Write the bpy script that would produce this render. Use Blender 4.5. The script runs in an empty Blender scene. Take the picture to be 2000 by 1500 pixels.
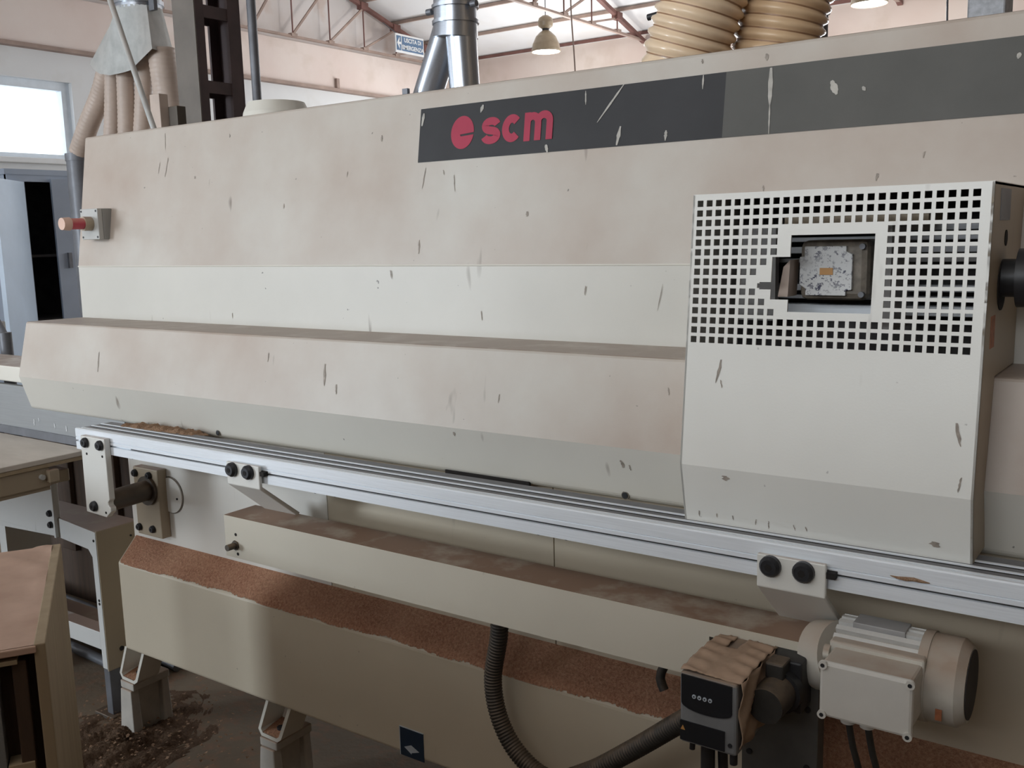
import bpy, bmesh, math, random
from mathutils import Vector, Matrix
random.seed(7)
scene = bpy.context.scene
col = scene.collection

# ------------------------------------------------------------------ camera
cam_d = bpy.data.cameras.new('camera')
cam = bpy.data.objects.new('camera', cam_d)
col.objects.link(cam)
cam_d.sensor_fit = 'HORIZONTAL'
cam_d.sensor_width = 36.0
cam_d.lens = 36.0 * 1891.45 / 2000.0
cam_d.clip_start = 0.02
cam_d.clip_end = 200
ax = Vector((-2725, 224, -1891.45)).normalized() * -1      # world +X seen by the camera
ay = Vector((1340, 330, -1891.45)).normalized()            # world +Y
az = ax.cross(ay)
rot = Matrix((ax, ay, az))
cam.matrix_world = Matrix.Translation((0, 0, 1.35)) @ rot.to_4x4()
scene.camera = cam

# ------------------------------------------------------------------ colour management
vs = scene.view_settings
vs.view_transform = 'Standard'
vs.look = 'None'
vs.gamma = 1.0
vs.use_curve_mapping = False
vs.exposure = -0.14

# ------------------------------------------------------------------ world and daylight
world = bpy.data.worlds.new('world')
scene.world = world
world.use_nodes = True
wb = world.node_tree.nodes['Background']
wb.inputs[0].default_value = (0.86, 0.93, 1.0, 1)
wb.inputs[1].default_value = 3.0

def area(name, loc, target, sx, sy, power, color):
    d = bpy.data.lights.new(name, 'AREA')
    d.shape = 'RECTANGLE'
    d.size = sx
    d.size_y = sy
    d.energy = power
    d.color = color
    o = bpy.data.objects.new(name, d)
    col.objects.link(o)
    o.location = loc
    v = Vector(target) - Vector(loc)
    o.rotation_euler = v.to_track_quat('-Z', 'Y').to_euler()
    return o

COOL = (0.92, 0.96, 1.0)
BLUE = (0.80, 0.90, 1.0)
NEUT = (1.0, 0.93, 0.84)
# daylight entering at the window bands (front wall, gable wall) and added fill at the back
area('daylight_front_windows_west', (-6.0, -4.5, 2.95), (-5.4, 0, 1.7), 6.0, 1.2, 62, COOL)
area('daylight_front_windows_east', (-0.7, -4.5, 2.95), (-0.7, 0, 1.8), 3.6, 1.2, 112, COOL)
area('daylight_roof_skylight', (-1.2, -1.9, 4.62), (-1.2, -0.6, 2.0), 3.6, 1.0, 28, NEUT)
area('daylight_front_door', (-6.3, -4.6, 1.45), (-3.6, -0.5, 1.0), 1.4, 1.5, 250, BLUE)
area('daylight_gable_windows', (-9.8, -1.4, 2.6), (-6, -1.0, 2.0), 4.0, 0.8, 30, COOL)
area('added_fill_back', (-4.5, 12.45, 2.0), (-4.5, 8, 3.2), 9.0, 1.2, 310, COOL)  # added fill that brightens the roof and gable from out of sight

# ------------------------------------------------------------------ node material helpers
def new_mat(name):
    m = bpy.data.materials.new(name)
    m.use_nodes = True
    nt = m.node_tree
    b = nt.nodes['Principled BSDF']
    return m, nt, b

def nnode(nt, typ, **kw):
    n = nt.nodes.new(typ)
    for k, v in kw.items():
        setattr(n, k, v)
    return n

def noise_fac(nt, scale=(1, 1, 1), nscale=5.0, detail=4.0, lo=0.4, hi=0.6, rough=0.55, coord='Object'):
    tc = nnode(nt, 'ShaderNodeTexCoord')
    mp = nnode(nt, 'ShaderNodeMapping')
    mp.inputs['Scale'].default_value = scale
    nz = nnode(nt, 'ShaderNodeTexNoise')
    nz.inputs['Scale'].default_value = nscale
    nz.inputs['Detail'].default_value = detail
    nz.inputs['Roughness'].default_value = rough
    mr = nnode(nt, 'ShaderNodeMapRange')
    mr.inputs['From Min'].default_value = lo
    mr.inputs['From Max'].default_value = hi
    nt.links.new(tc.outputs[coord], mp.inputs['Vector'])
    nt.links.new(mp.outputs['Vector'], nz.inputs['Vector'])
    nt.links.new(nz.outputs['Fac'], mr.inputs['Value'])
    return mr.outputs['Result']

def mix(nt, fac, a, b):
    mx = nnode(nt, 'ShaderNodeMix', data_type='RGBA')
    if isinstance(fac, (int, float)):
        mx.inputs[0].default_value = fac
    else:
        nt.links.new(fac, mx.inputs[0])
    for s, v in ((6, a), (7, b)):
        if isinstance(v, tuple):
            mx.inputs[s].default_value = (*v[:3], 1)
        else:
            nt.links.new(v, mx.inputs[s])
    return mx.outputs[2]

def mul(nt, a, b):
    m = nnode(nt, 'ShaderNodeMath', operation='MULTIPLY', use_clamp=True)
    for i, v in enumerate((a, b)):
        if isinstance(v, (int, float)):
            m.inputs[i].default_value = v
        else:
            nt.links.new(v, m.inputs[i])
    return m.outputs[0]

def bump(nt, b, h, strength=0.2, dist=0.002):
    bp = nnode(nt, 'ShaderNodeBump')
    bp.inputs['Strength'].default_value = strength
    bp.inputs['Distance'].default_value = dist
    nt.links.new(h, bp.inputs['Height'])
    nt.links.new(bp.outputs['Normal'], b.inputs['Normal'])

DUST = (0.36, 0.235, 0.18)

def paint(name, base, dust=0.0, top_dust=0.8, rough=0.45, smear=0.5, dust_col=DUST):
    """painted sheet metal: faint mottling, dust lying on upward faces, a few vertical smears"""
    m, nt, b = new_mat(name)
    c = mix(nt, noise_fac(nt, nscale=2.2, lo=0.3, hi=0.7), tuple(x * 0.93 for x in base), tuple(min(1, x * 1.05) for x in base))
    geo = nnode(nt, 'ShaderNodeNewGeometry')
    sep = nnode(nt, 'ShaderNodeSeparateXYZ')
    nt.links.new(geo.outputs['Normal'], sep.inputs[0])
    if dust > 0:
        mr = nnode(nt, 'ShaderNodeMapRange')
        mr.inputs['From Min'].default_value = 0.02
        mr.inputs['From Max'].default_value = 0.14
        nt.links.new(sep.outputs['Z'], mr.inputs['Value'])
        f = mul(nt, mul(nt, mr.outputs['Result'], noise_fac(nt, nscale=2.4, detail=6, lo=0.24, hi=0.70)), dust)
        c = mix(nt, f, c, dust_col)
    if top_dust > 0:
        mr2 = nnode(nt, 'ShaderNodeMapRange')
        mr2.inputs['From Min'].default_value = 0.5
        mr2.inputs['From Max'].default_value = 0.95
        nt.links.new(sep.outputs['Z'], mr2.inputs['Value'])
        f2 = mul(nt, mul(nt, mr2.outputs['Result'], noise_fac(nt, nscale=14.0, detail=6, lo=0.2, hi=0.5)), top_dust)
        c = mix(nt, f2, c, tuple(x * 0.8 for x in dust_col))
    if smear > 0:
        f3 = mul(nt, noise_fac(nt, scale=(1, 1, 0.16), nscale=26, detail=2, lo=0.72, hi=0.80), smear)
        c = mix(nt, f3, c, (0.16, 0.12, 0.09))
        f4 = mul(nt, noise_fac(nt, nscale=60, detail=2, lo=0.76, hi=0.79), smear)
        c = mix(nt, f4, c, (0.08, 0.07, 0.06))
    nt.links.new(c, b.inputs['Base Color'])
    b.inputs['Roughness'].default_value = rough
    bump(nt, b, noise_fac(nt, nscale=350, detail=2, lo=0.2, hi=0.8), 0.06, 0.001)
    return m

def plain(name, base, rough=0.5, metal=0.0, var=0.12, nscale=12.0, spec=None):
    m, nt, b = new_mat(name)
    c = mix(nt, noise_fac(nt, nscale=nscale, detail=5, lo=0.3, hi=0.7), tuple(x * (1 - var) for x in base), tuple(min(1, x * (1 + var)) for x in base))
    nt.links.new(c, b.inputs['Base Color'])
    b.inputs['Roughness'].default_value = rough
    b.inputs['Metallic'].default_value = metal
    if spec is not None:
        b.inputs['Specular IOR Level'].default_value = spec
    return m

def dusty(name, base, dustc, amount=0.7, rough=0.7, metal=0.0, nscale=9.0):
    m, nt, b = new_mat(name)
    geo = nnode(nt, 'ShaderNodeNewGeometry')
    sep = nnode(nt, 'ShaderNodeSeparateXYZ')
    nt.links.new(geo.outputs['Normal'], sep.inputs[0])
    mr = nnode(nt, 'ShaderNodeMapRange')
    mr.inputs['From Min'].default_value = 0.0
    mr.inputs['From Max'].default_value = 0.6
    nt.links.new(sep.outputs['Z'], mr.inputs['Value'])
    f = mul(nt, mul(nt, mr.outputs['Result'], noise_fac(nt, nscale=nscale, detail=5, lo=0.2, hi=0.55)), amount)
    c = mix(nt, noise_fac(nt, nscale=nscale * 2, lo=0.3, hi=0.7), tuple(x * 0.85 for x in base), tuple(min(1, x * 1.12) for x in base))
    c = mix(nt, f, c, dustc)
    nt.links.new(c, b.inputs['Base Color'])
    b.inputs['Roughness'].default_value = rough
    b.inputs['Metallic'].default_value = metal
    return m

def wood(name, c1, c2, axis=(1, 12, 12), rough=0.7):
    m, nt, b = new_mat(name)
    f = noise_fac(nt, scale=axis, nscale=3.0, detail=6, lo=0.3, hi=0.7)
    c = mix(nt, f, c1, c2)
    nt.links.new(c, b.inputs['Base Color'])
    b.inputs['Roughness'].default_value = rough
    bump(nt, b, f, 0.15, 0.003)
    return m

def grains(name, cols, nscale=190.0, bstr=0.9, dist=0.004):
    m, nt, b = new_mat(name)
    f = noise_fac(nt, nscale=nscale, detail=4, lo=0.3, hi=0.7, rough=0.7)
    rp = nnode(nt, 'ShaderNodeValToRGB')
    nt.links.new(f, rp.inputs[0])
    els = rp.color_ramp.elements
    els[0].color = (*cols[0], 1)
    els[1].color = (*cols[-1], 1)
    for i, cc in enumerate(cols[1:-1]):
        e = els.new((i + 1) / (len(cols) - 1))
        e.color = (*cc, 1)
    big = noise_fac(nt, nscale=6, detail=3, lo=0.3, hi=0.7)
    c = mix(nt, mul(nt, big, 0.35), rp.outputs[0], tuple(x * 1.35 for x in cols[-1]))
    nt.links.new(c, b.inputs['Base Color'])
    b.inputs['Roughness'].default_value = 0.95
    b.inputs['Specular IOR Level'].default_value = 0.15
    bump(nt, b, f, bstr, dist)
    return m

M = {}
M['cream'] = paint('cream_paint', (0.66, 0.635, 0.565), dust=0.0, top_dust=0.75)
M['cream_hood'] = paint('cream_paint_dusty_hood', (0.58, 0.56, 0.505), dust=0.95, top_dust=0.9, smear=0.75, dust_col=(0.40, 0.315, 0.255))
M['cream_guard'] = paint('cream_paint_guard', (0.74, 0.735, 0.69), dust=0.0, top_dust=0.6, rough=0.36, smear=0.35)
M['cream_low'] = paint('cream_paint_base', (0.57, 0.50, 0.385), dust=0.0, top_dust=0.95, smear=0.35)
M['beam'] = paint('cream_paint_beam', (0.60, 0.555, 0.46), dust=0.0, top_dust=0.95, smear=0.25, dust_col=(0.36, 0.225, 0.155))
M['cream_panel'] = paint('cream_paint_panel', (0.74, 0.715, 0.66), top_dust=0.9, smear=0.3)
M['white_frame'] = paint('white_frame_paint', (0.62, 0.62, 0.60), top_dust=0.9, smear=0.3)
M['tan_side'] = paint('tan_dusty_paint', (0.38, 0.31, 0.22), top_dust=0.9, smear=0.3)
M['band_dark'] = plain('band_charcoal', (0.034, 0.034, 0.036), 0.5, var=0.15, nscale=6, spec=0.25)
M['band_grey'] = plain('band_grey', (0.098, 0.096, 0.088), 0.5, var=0.10, nscale=6, spec=0.25)
M['red_print'] = plain('red_print', (0.37, 0.040, 0.075), 0.55, var=0.06, spec=0.25)
M['scrape'] = plain('paint_scrape', (0.42, 0.40, 0.36), 0.7, var=0.2, nscale=60)
M['black'] = plain('black_plastic', (0.018, 0.018, 0.020), 0.45, var=0.2)
M['bolt'] = plain('black_oxide_bolt', (0.028, 0.029, 0.033), 0.42, metal=0.3, var=0.3, nscale=60)
M['hole'] = plain('hole_dark', (0.012, 0.010, 0.009), 0.9, var=0.1)
M['dark_in'] = plain('dark_interior', (0.045, 0.042, 0.042), 0.8, var=0.3)
M['grey_in'] = plain('grey_interior', (0.35, 0.345, 0.34), 0.5, var=0.12)
M['seam'] = plain('seam_line', (0.20, 0.18, 0.15), 0.8, var=0.1)

def brushed(name, base, rough=0.34, metal=0.85):
    m, nt, b = new_mat(name)
    f = noise_fac(nt, scale=(1.2, 60, 60), nscale=8, detail=5, lo=0.25, hi=0.75)
    c = mix(nt, f, tuple(x * 0.86 for x in base), base)
    nt.links.new(c, b.inputs['Base Color'])
    b.inputs['Metallic'].default_value = metal
    b.inputs['Roughness'].default_value = rough
    return m
M['alu'] = brushed('aluminium_window_tint', (0.90, 0.95, 1.0), 0.34, 0.12)  # bluish pale base colour carries the window reflection on the rail
M['rail_grey'] = plain('dirty_rail_grey', (0.17, 0.17, 0.18), 0.5, 0.1, 0.15, 30)
M['alu_dull'] = brushed('dull_aluminium', (0.58, 0.60, 0.63), 0.42, 0.3)
M['steel_track'] = brushed('worn_steel_track', (0.32, 0.33, 0.335), 0.42, 0.4)
M['galv_dull'] = plain('spangled_zinc', (0.40, 0.42, 0.45), 0.5, 0.3, 0.25, 60)
M['galv'] = brushed('galvanised_duct', (0.50, 0.54, 0.60), 0.28)
M['rod'] = dusty('brown_steel_rod', (0.09, 0.075, 0.06), (0.22, 0.15, 0.10), 0.7, 0.5, 0.4)
M['sawdust'] = grains('sawdust_reddish', [(0.26, 0.11, 0.065), (0.40, 0.185, 0.115), (0.52, 0.27, 0.17), (0.60, 0.37, 0.24)])
M['sawdust_floor'] = grains('sawdust_trodden', [(0.07, 0.042, 0.027), (0.115, 0.07, 0.045), (0.16, 0.10, 0.065), (0.21, 0.135, 0.085)])
M['sawdust_tan'] = grains('sawdust_tan', [(0.22, 0.12, 0.07), (0.36, 0.22, 0.14), (0.46, 0.31, 0.20)])
M['grey_drive'] = dusty('grey_drive_plastic', (0.19, 0.195, 0.20), (0.28, 0.19, 0.12), 0.8)
M['drive_face'] = plain('drive_face_black', (0.012, 0.014, 0.018), 0.35, var=0.1)
M['dust_wrap'] = dusty('dusty_wrapping', (0.33, 0.23, 0.155), (0.40, 0.27, 0.185), 0.8, 0.75, nscale=25)
M['plate_dark'] = plain('dark_steel_plate', (0.10, 0.098, 0.092), 0.55, metal=0.2, var=0.25)
M['motor_white'] = dusty('motor_white_paint', (0.60, 0.575, 0.51), (0.30, 0.19, 0.12), 0.75)
M['motor_fin'] = dusty('motor_alu_fins', (0.66, 0.66, 0.64), (0.5, 0.46, 0.4), 0.3, 0.4)
M['box_white'] = plain('terminal_box_paint', (0.62, 0.60, 0.55), 0.5, var=0.06)
M['hose_black'] = dusty('black_corrugated_hose', (0.030, 0.028, 0.025), (0.20, 0.14, 0.09), 0.55, 0.6, nscale=40)
M['beige_hose'] = plain('beige_hose', (0.50, 0.40, 0.335), 0.45, var=0.08)
M['pu_hose'] = plain('translucent_hose', (0.80, 0.62, 0.43), 0.20, var=0.08)
M['pu_hose_dark'] = plain('translucent_hose_darker', (0.66, 0.47, 0.29), 0.22, var=0.08)
M['pu_wire'] = plain('hose_wire', (0.30, 0.17, 0.09), 0.4)
M['duct_cream'] = dusty('cream_duct_paint', (0.46, 0.47, 0.455), (0.42, 0.33, 0.27), 0.5)
M['column'] = plain('brown_column_paint', (0.060, 0.037, 0.036), 0.6, var=0.3, nscale=5)
M['column_grey'] = plain('column_flange_grey', (0.15, 0.13, 0.11), 0.6, var=0.2, nscale=5)
M['rust'] = plain('rust_brown_steel', (0.17, 0.080, 0.068), 0.7, var=0.3, nscale=4)
M['rust_pale'] = plain('pale_rust_steel', (0.34, 0.25, 0.21), 0.7, var=0.2, nscale=4)
M['pipe_grey'] = plain('grey_pipe', (0.15, 0.155, 0.17), 0.45, metal=0.3, var=0.2)
M['estop_box'] = plain('estop_box_grey', (0.46, 0.46, 0.44), 0.5, var=0.05)
M['estop_side'] = plain('estop_base_grey', (0.30, 0.30, 0.285), 0.5, var=0.05)
M['estop_red'] = dusty('estop_red', (0.52, 0.06, 0.09), (0.62, 0.42, 0.30), 0.5, 0.5)
M['estop_tip'] = plain('estop_worn_tip', (0.66, 0.45, 0.36), 0.6, var=0.1)
M['orange'] = plain('orange_label', (0.50, 0.26, 0.085), 0.5, var=0.06)
M['rust_label'] = plain('rust_red_label', (0.36, 0.13, 0.06), 0.6, var=0.3, nscale=90)
M['navy'] = plain('navy_sticker', (0.012, 0.028, 0.055), 0.4, var=0.1)
M['pale_print'] = plain('pale_print', (0.45, 0.50, 0.55), 0.5, var=0.15, nscale=40)
M['sign_blue'] = plain('sign_blue', (0.10, 0.17, 0.28), 0.5, var=0.08)
M['sign_white'] = plain('sign_white', (0.72, 0.73, 0.74), 0.5, var=0.03)
M['concrete_block'] = dusty('pale_block', (0.46, 0.43, 0.38), (0.34, 0.22, 0.15), 0.8)
M['wood_top'] = wood('dusty_wood_top', (0.46, 0.30, 0.22), (0.62, 0.43, 0.33), (3, 3, 3))
M['wood_side'] = wood('pale_plank', (0.34, 0.26, 0.165), (0.42, 0.325, 0.21), (10, 10, 1))
M['wood_dark'] = wood('dark_brown_board', (0.045, 0.026, 0.016), (0.085, 0.05, 0.03), (14, 14, 1))
M['board_grey'] = wood('grey_table_board', (0.52, 0.47, 0.41), (0.64, 0.58, 0.51), (2, 5, 4))
M['cabinet'] = plain('blue_grey_cabinet', (0.33, 0.38, 0.46), 0.4, var=0.08, nscale=3)
M['cabinet_lit'] = plain('window_lit_door', (0.50, 0.60, 0.72), 0.35, var=0.08, nscale=3)  # paler copy of the cabinet paint, window light put into the colour
M['glass'] = None

def speckle(name, base, spot):
    m, nt, b = new_mat(name)
    f = noise_fac(nt, nscale=150, detail=3, lo=0.53, hi=0.57, rough=0.7)
    g = noise_fac(nt, nscale=28, detail=3, lo=0.36, hi=0.60)
    c = mix(nt, mul(nt, f, g), base, spot)
    nt.links.new(c, b.inputs['Base Color'])
    b.inputs['Roughness'].default_value = 0.45
    return m
M['speckled'] = speckle('chipped_white_lid', (0.62, 0.625, 0.62), (0.055, 0.055, 0.095))
M['jbox_rim'] = plain('brown_stained_rim', (0.17, 0.145, 0.115), 0.5, var=0.4, nscale=60)

def wall_mat(name, a, bcol, stain):
    m, nt, b = new_mat(name)
    c = mix(nt, noise_fac(nt, nscale=0.9, detail=6, lo=0.35, hi=0.65), a, bcol)
    c = mix(nt, mul(nt, noise_fac(nt, nscale=2.3, detail=5, lo=0.54, hi=0.70), 0.6), c, stain)
    nt.links.new(c, b.inputs['Base Color'])
    b.inputs['Roughness'].default_value = 0.9
    return m
M['wall_pink'] = wall_mat('pink_beige_plaster', (0.72, 0.60, 0.55), (0.78, 0.69, 0.64), (0.64, 0.54, 0.47))
M['wall_stain'] = wall_mat('stained_plaster', (0.68, 0.645, 0.63), (0.60, 0.52, 0.48), (0.56, 0.43, 0.36))
M['wall_white'] = wall_mat('white_plaster', (0.76, 0.77, 0.77), (0.72, 0.73, 0.74), (0.66, 0.65, 0.63))
M['roof'] = wall_mat('white_roof_sheet', (0.80, 0.80, 0.80), (0.77, 0.77, 0.78), (0.74, 0.72, 0.70))
M['wall_dark'] = wall_mat('brown_plaster', (0.36, 0.27, 0.18), (0.40, 0.30, 0.20), (0.30, 0.21, 0.13))
M['blocker_brown'] = wall_mat('brown_light_blocker', (0.30, 0.20, 0.11), (0.34, 0.23, 0.13), (0.24, 0.15, 0.08))  # colour of the added light blocker, gives a warm bounce
M['window_white'] = plain('white_window_frame', (0.70, 0.76, 0.82), 0.5, var=0.05)

def floor_mat():
    m, nt, b = new_mat('dusty_concrete_floor')
    c = mix(nt, noise_fac(nt, nscale=1.4, detail=7, lo=0.3, hi=0.7), (0.155, 0.115, 0.076), (0.225, 0.17, 0.115))
    c = mix(nt, mul(nt, noise_fac(nt, nscale=26, detail=5, lo=0.5, hi=0.66), 0.7), c, (0.25, 0.145, 0.088))
    nt.links.new(c, b.inputs['Base Color'])
    b.inputs['Roughness'].default_value = 0.8
    bump(nt, b, noise_fac(nt, nscale=40, detail=5, lo=0.2, hi=0.8), 0.3, 0.004)
    return m
M['floor'] = floor_mat()

def glass_mat():
    m = bpy.data.materials.new('window_glass')
    m.use_nodes = True
    nt = m.node_tree
    nt.nodes.clear()
    o = nnode(nt, 'ShaderNodeOutputMaterial')
    t = nnode(nt, 'ShaderNodeBsdfTransparent')
    g = nnode(nt, 'ShaderNodeBsdfGlossy')
    g.inputs['Roughness'].default_value = 0.05
    s = nnode(nt, 'ShaderNodeMixShader')
    s.inputs[0].default_value = 0.07
    nt.links.new(t.outputs[0], s.inputs[1])
    nt.links.new(g.outputs[0], s.inputs[2])
    nt.links.new(s.outputs[0], o.inputs[0])
    return m
M['glass'] = glass_mat()

def emit(name, c, st):
    m, nt, b = new_mat(name)
    b.inputs['Emission Color'].default_value = (*c, 1)
    b.inputs['Emission Strength'].default_value = st
    nt.links.new(mix(nt, noise_fac(nt), c, c), b.inputs['Base Color'])
    return m
M['lamp_glow'] = emit('lamp_glow', (1.0, 0.98, 0.94), 6.0)
M['lamp_dome'] = plain('lamp_dome_beige', (0.40, 0.32, 0.22), 0.35, var=0.1)

# ------------------------------------------------------------------ object helpers
wloc = {}

def empty(name, loc, label=None, cat=None, group=None):
    o = bpy.data.objects.new(name, None)
    o.empty_display_size = 0.1
    o.location = loc
    col.objects.link(o)
    wloc[o] = Vector(loc)
    tag(o, label, cat, group)
    return o

def tag(o, label=None, cat=None, group=None, kind=None):
    if label: o['label'] = label
    if cat: o['category'] = cat
    if group: o['group'] = group
    if kind: o['kind'] = kind
    return o

class MB:
    """collects geometry in world coordinates and links it as one mesh object"""
    def __init__(self):
        self.v = []
        self.f = []
        self.smooth = []

    def add(self, vs_, fs_, smooth=False):
        n = len(self.v)
        self.v += [tuple(p) for p in vs_]
        self.f += [tuple(i + n for i in f) for f in fs_]
        self.smooth += [smooth] * len(fs_)
        return self

    def box(self, x0, x1, y0, y1, z0, z1):
        x0, x1 = min(x0, x1), max(x0, x1)
        y0, y1 = min(y0, y1), max(y0, y1)
        z0, z1 = min(z0, z1), max(z0, z1)
        p = [(x0, y0, z0), (x1, y0, z0), (x1, y1, z0), (x0, y1, z0), (x0, y0, z1), (x1, y0, z1), (x1, y1, z1), (x0, y1, z1)]
        return self.add(p, [(0, 3, 2, 1), (4, 5, 6, 7), (0, 1, 5, 4), (1, 2, 6, 5), (2, 3, 7, 6), (3, 0, 4, 7)])

    def prism(self, prof, x0, x1):
        """polygon of (y,z), given anticlockwise when seen from +X, swept from x0 to x1"""
        a = sum(prof[i][0] * prof[(i + 1) % len(prof)][1] - prof[(i + 1) % len(prof)][0] * prof[i][1] for i in range(len(prof)))
        if a < 0: prof = prof[::-1]
        n = len(prof)
        vs_ = [(x0, y, z) for y, z in prof] + [(x1, y, z) for y, z in prof]
        fs_ = [tuple(range(n))[::-1], tuple(range(n, 2 * n))]
        fs_ += [(i, (i + 1) % n, n + (i + 1) % n, n + i) for i in range(n)]
        return self.add(vs_, fs_)

    def prism_y(self, prof, y0, y1):
        """polygon of (x,z) swept along Y"""
        a = sum(prof[i][0] * prof[(i + 1) % len(prof)][1] - prof[(i + 1) % len(prof)][0] * prof[i][1] for i in range(len(prof)))
        if a < 0: prof = prof[::-1]
        n = len(prof)
        vs_ = [(x, y0, z) for x, z in prof] + [(x, y1, z) for x, z in prof]
        fs_ = [tuple(range(n)), tuple(range(n, 2 * n))[::-1]]
        fs_ += [(i, n + i, n + (i + 1) % n, (i + 1) % n) for i in range(n)]
        return self.add(vs_, fs_)

    def hull8(self, a, b):
        """two quads of four points each (a bottom, b top), same winding"""
        return self.add(list(a) + list(b), [(3, 2, 1, 0), (4, 5, 6, 7), (0, 1, 5, 4), (1, 2, 6, 5), (2, 3, 7, 6), (3, 0, 4, 7)])

    def cone(self, p0, p1, r0, r1, n=20, caps=True):
        p0, p1 = Vector(p0), Vector(p1)
        d = (p1 - p0).normalized()
        u = d.orthogonal().normalized()
        w = d.cross(u)
        vs_ = []
        for p, r in ((p0, r0), (p1, r1)):
            for i in range(n):
                t = 2 * math.pi * i / n
                vs_.append(p + u * (r * math.cos(t)) + w * (r * math.sin(t)))
        self.add(vs_, [(i, (i + 1) % n, n + (i + 1) % n, n + i) for i in range(n)], True)
        if caps:
            self.add(vs_[:n], [tuple(range(n))[::-1]])
            self.add(vs_[n:], [tuple(range(n))])
        return self

    def cyl(self, p0, p1, r, n=20):
        return self.cone(p0, p1, r, r, n)

    def bar(self, p0, p1, w, h=None):
        """square bar between two points"""
        h = h or w
        p0, p1 = Vector(p0), Vector(p1)
        d = (p1 - p0).normalized()
        up = Vector((0, 0, 1)) if abs(d.z) < 0.95 else Vector((0, 1, 0))
        s = d.cross(up).normalized() * (w / 2)
        t = s.cross(d).normalized() * (h / 2)
        q = lambda p: [p - s - t, p + s - t, p + s + t, p - s + t]
        a, b = q(p0), q(p1)
        return self.add(a + b, [(0, 1, 2, 3), (7, 6, 5, 4), (0, 4, 5, 1), (1, 5, 6, 2), (2, 6, 7, 3), (3, 7, 4, 0)])

    def tube(self, pts, rad, n=16, caps=True):
        """tube through pts; rad is a number or one radius per point"""
        pts = [Vector(p) for p in pts]
        m = len(pts)
        if not hasattr(rad, '__len__'): rad = [rad] * m
        tang = [(pts[min(i + 1, m - 1)] - pts[max(i - 1, 0)]).normalized() for i in range(m)]
        u = tang[0].orthogonal().normalized()
        rings = []
        for i in range(m):
            u = (u - tang[i] * u.dot(tang[i])).normalized()
            w = tang[i].cross(u)
            rings.append([pts[i] + (u * math.cos(2 * math.pi * k / n) + w * math.sin(2 * math.pi * k / n)) * rad[i] for k in range(n)])
        vs_ = [p for r in rings for p in r]
        fs_ = [(i * n + k, i * n + (k + 1) % n, (i + 1) * n + (k + 1) % n, (i + 1) * n + k) for i in range(m - 1) for k in range(n)]
        self.add(vs_, fs_, True)
        if caps:
            self.add(rings[0], [tuple(range(n))[::-1]])
            self.add(rings[-1], [tuple(range(n))])
        return self

    def build(self, name, mat, parent=None, bevel=0.0, seg=2, **tags):
        n = len(self.v)
        lo = Vector([min(p[k] for p in self.v) for k in range(3)])
        hi = Vector([max(p[k] for p in self.v) for k in range(3)])
        c = (lo + hi) / 2
        me = bpy.data.meshes.new(name)
        me.from_pydata([Vector(p) - c for p in self.v], [], self.f)
        me.polygons.foreach_set('use_smooth', self.smooth)
        me.materials.append(M[mat] if isinstance(mat, str) else mat)
        me.update()
        o = bpy.data.objects.new(name, me)
        col.objects.link(o)
        if parent is not None:
            o.parent = parent
            o.location = c - wloc[parent]
        else:
            o.location = c
        wloc[o] = c
        if bevel > 0:
            b = o.modifiers.new('bevel', 'BEVEL')
            b.width = bevel
            b.segments = seg
            b.limit_method = 'ANGLE'
            b.angle_limit = math.radians(40)
        tag(o, **tags)
        return o

def catmull(ctrl, ds):
    c = [Vector(p) for p in ctrl]
    c = [c[0] * 2 - c[1]] + c + [c[-1] * 2 - c[-2]]
    fine = []
    for i in range(1, len(c) - 2):
        for k in range(40):
            t = k / 40
            p0, p1, p2, p3 = c[i - 1], c[i], c[i + 1], c[i + 2]
            fine.append(0.5 * ((2 * p1) + (p2 - p0) * t + (2 * p0 - 5 * p1 + 4 * p2 - p3) * t * t + (3 * p1 - p0 - 3 * p2 + p3) * t ** 3))
    fine.append(c[-2])
    out = [fine[0]]
    acc = 0.0
    for a, b in zip(fine, fine[1:]):
        L = (b - a).length
        while acc + L >= ds and L > 1e-9:
            a = a + (b - a) * ((ds - acc) / L)
            out.append(a.copy())
            L = (b - a).length
            acc = 0.0
        acc += L
    return out

def ribbed(ctrl, r, pitch, depth, n=20, steps=4):
    pts = catmull(ctrl, pitch / steps)
    rad = [r - depth * (0.5 + 0.5 * math.cos(2 * math.pi * i / steps)) for i in range(len(pts))]
    return MB().tube(pts, rad, n)

def text_mesh(body, size, mat, name, parent, origin, xdir, ydir, bold=0.0):
    cu = bpy.data.curves.new(name, 'FONT')
    cu.body = body
    cu.size = size
    cu.align_x = 'CENTER'
    cu.align_y = 'CENTER'
    cu.offset = bold
    cu.extrude = 0.0008
    to = bpy.data.objects.new(name, cu)
    col.objects.link(to)
    dg = bpy.context.evaluated_depsgraph_get()
    me = bpy.data.meshes.new_from_object(to.evaluated_get(dg))
    bpy.data.objects.remove(to)
    xdir, ydir = Vector(xdir).normalized(), Vector(ydir).normalized()
    zdir = xdir.cross(ydir)
    me.transform(Matrix((xdir, ydir, zdir)).transposed().to_4x4())
    me.materials.clear()
    me.materials.append(M[mat])
    o = bpy.data.objects.new(name, me)
    col.objects.link(o)
    o.parent = parent
    o.location = Vector(origin) - wloc[parent]
    wloc[o] = Vector(origin)
    return o

# ================================================================== THE HALL
XW, YB, YF, XE = -10.0, 12.75, -4.75, 7.0
RIDGE_Y = (YB + YF) / 2
def roof_z(y): return 4.05 + 0.29 * (min(y - YF, YB - y))

tag(MB().box(XW, XE, YF, YB, -0.1, 0.0).build('floor', 'floor'), 'dusty brown grey concrete workshop floor littered with sawdust', 'floor', kind='structure')

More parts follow.
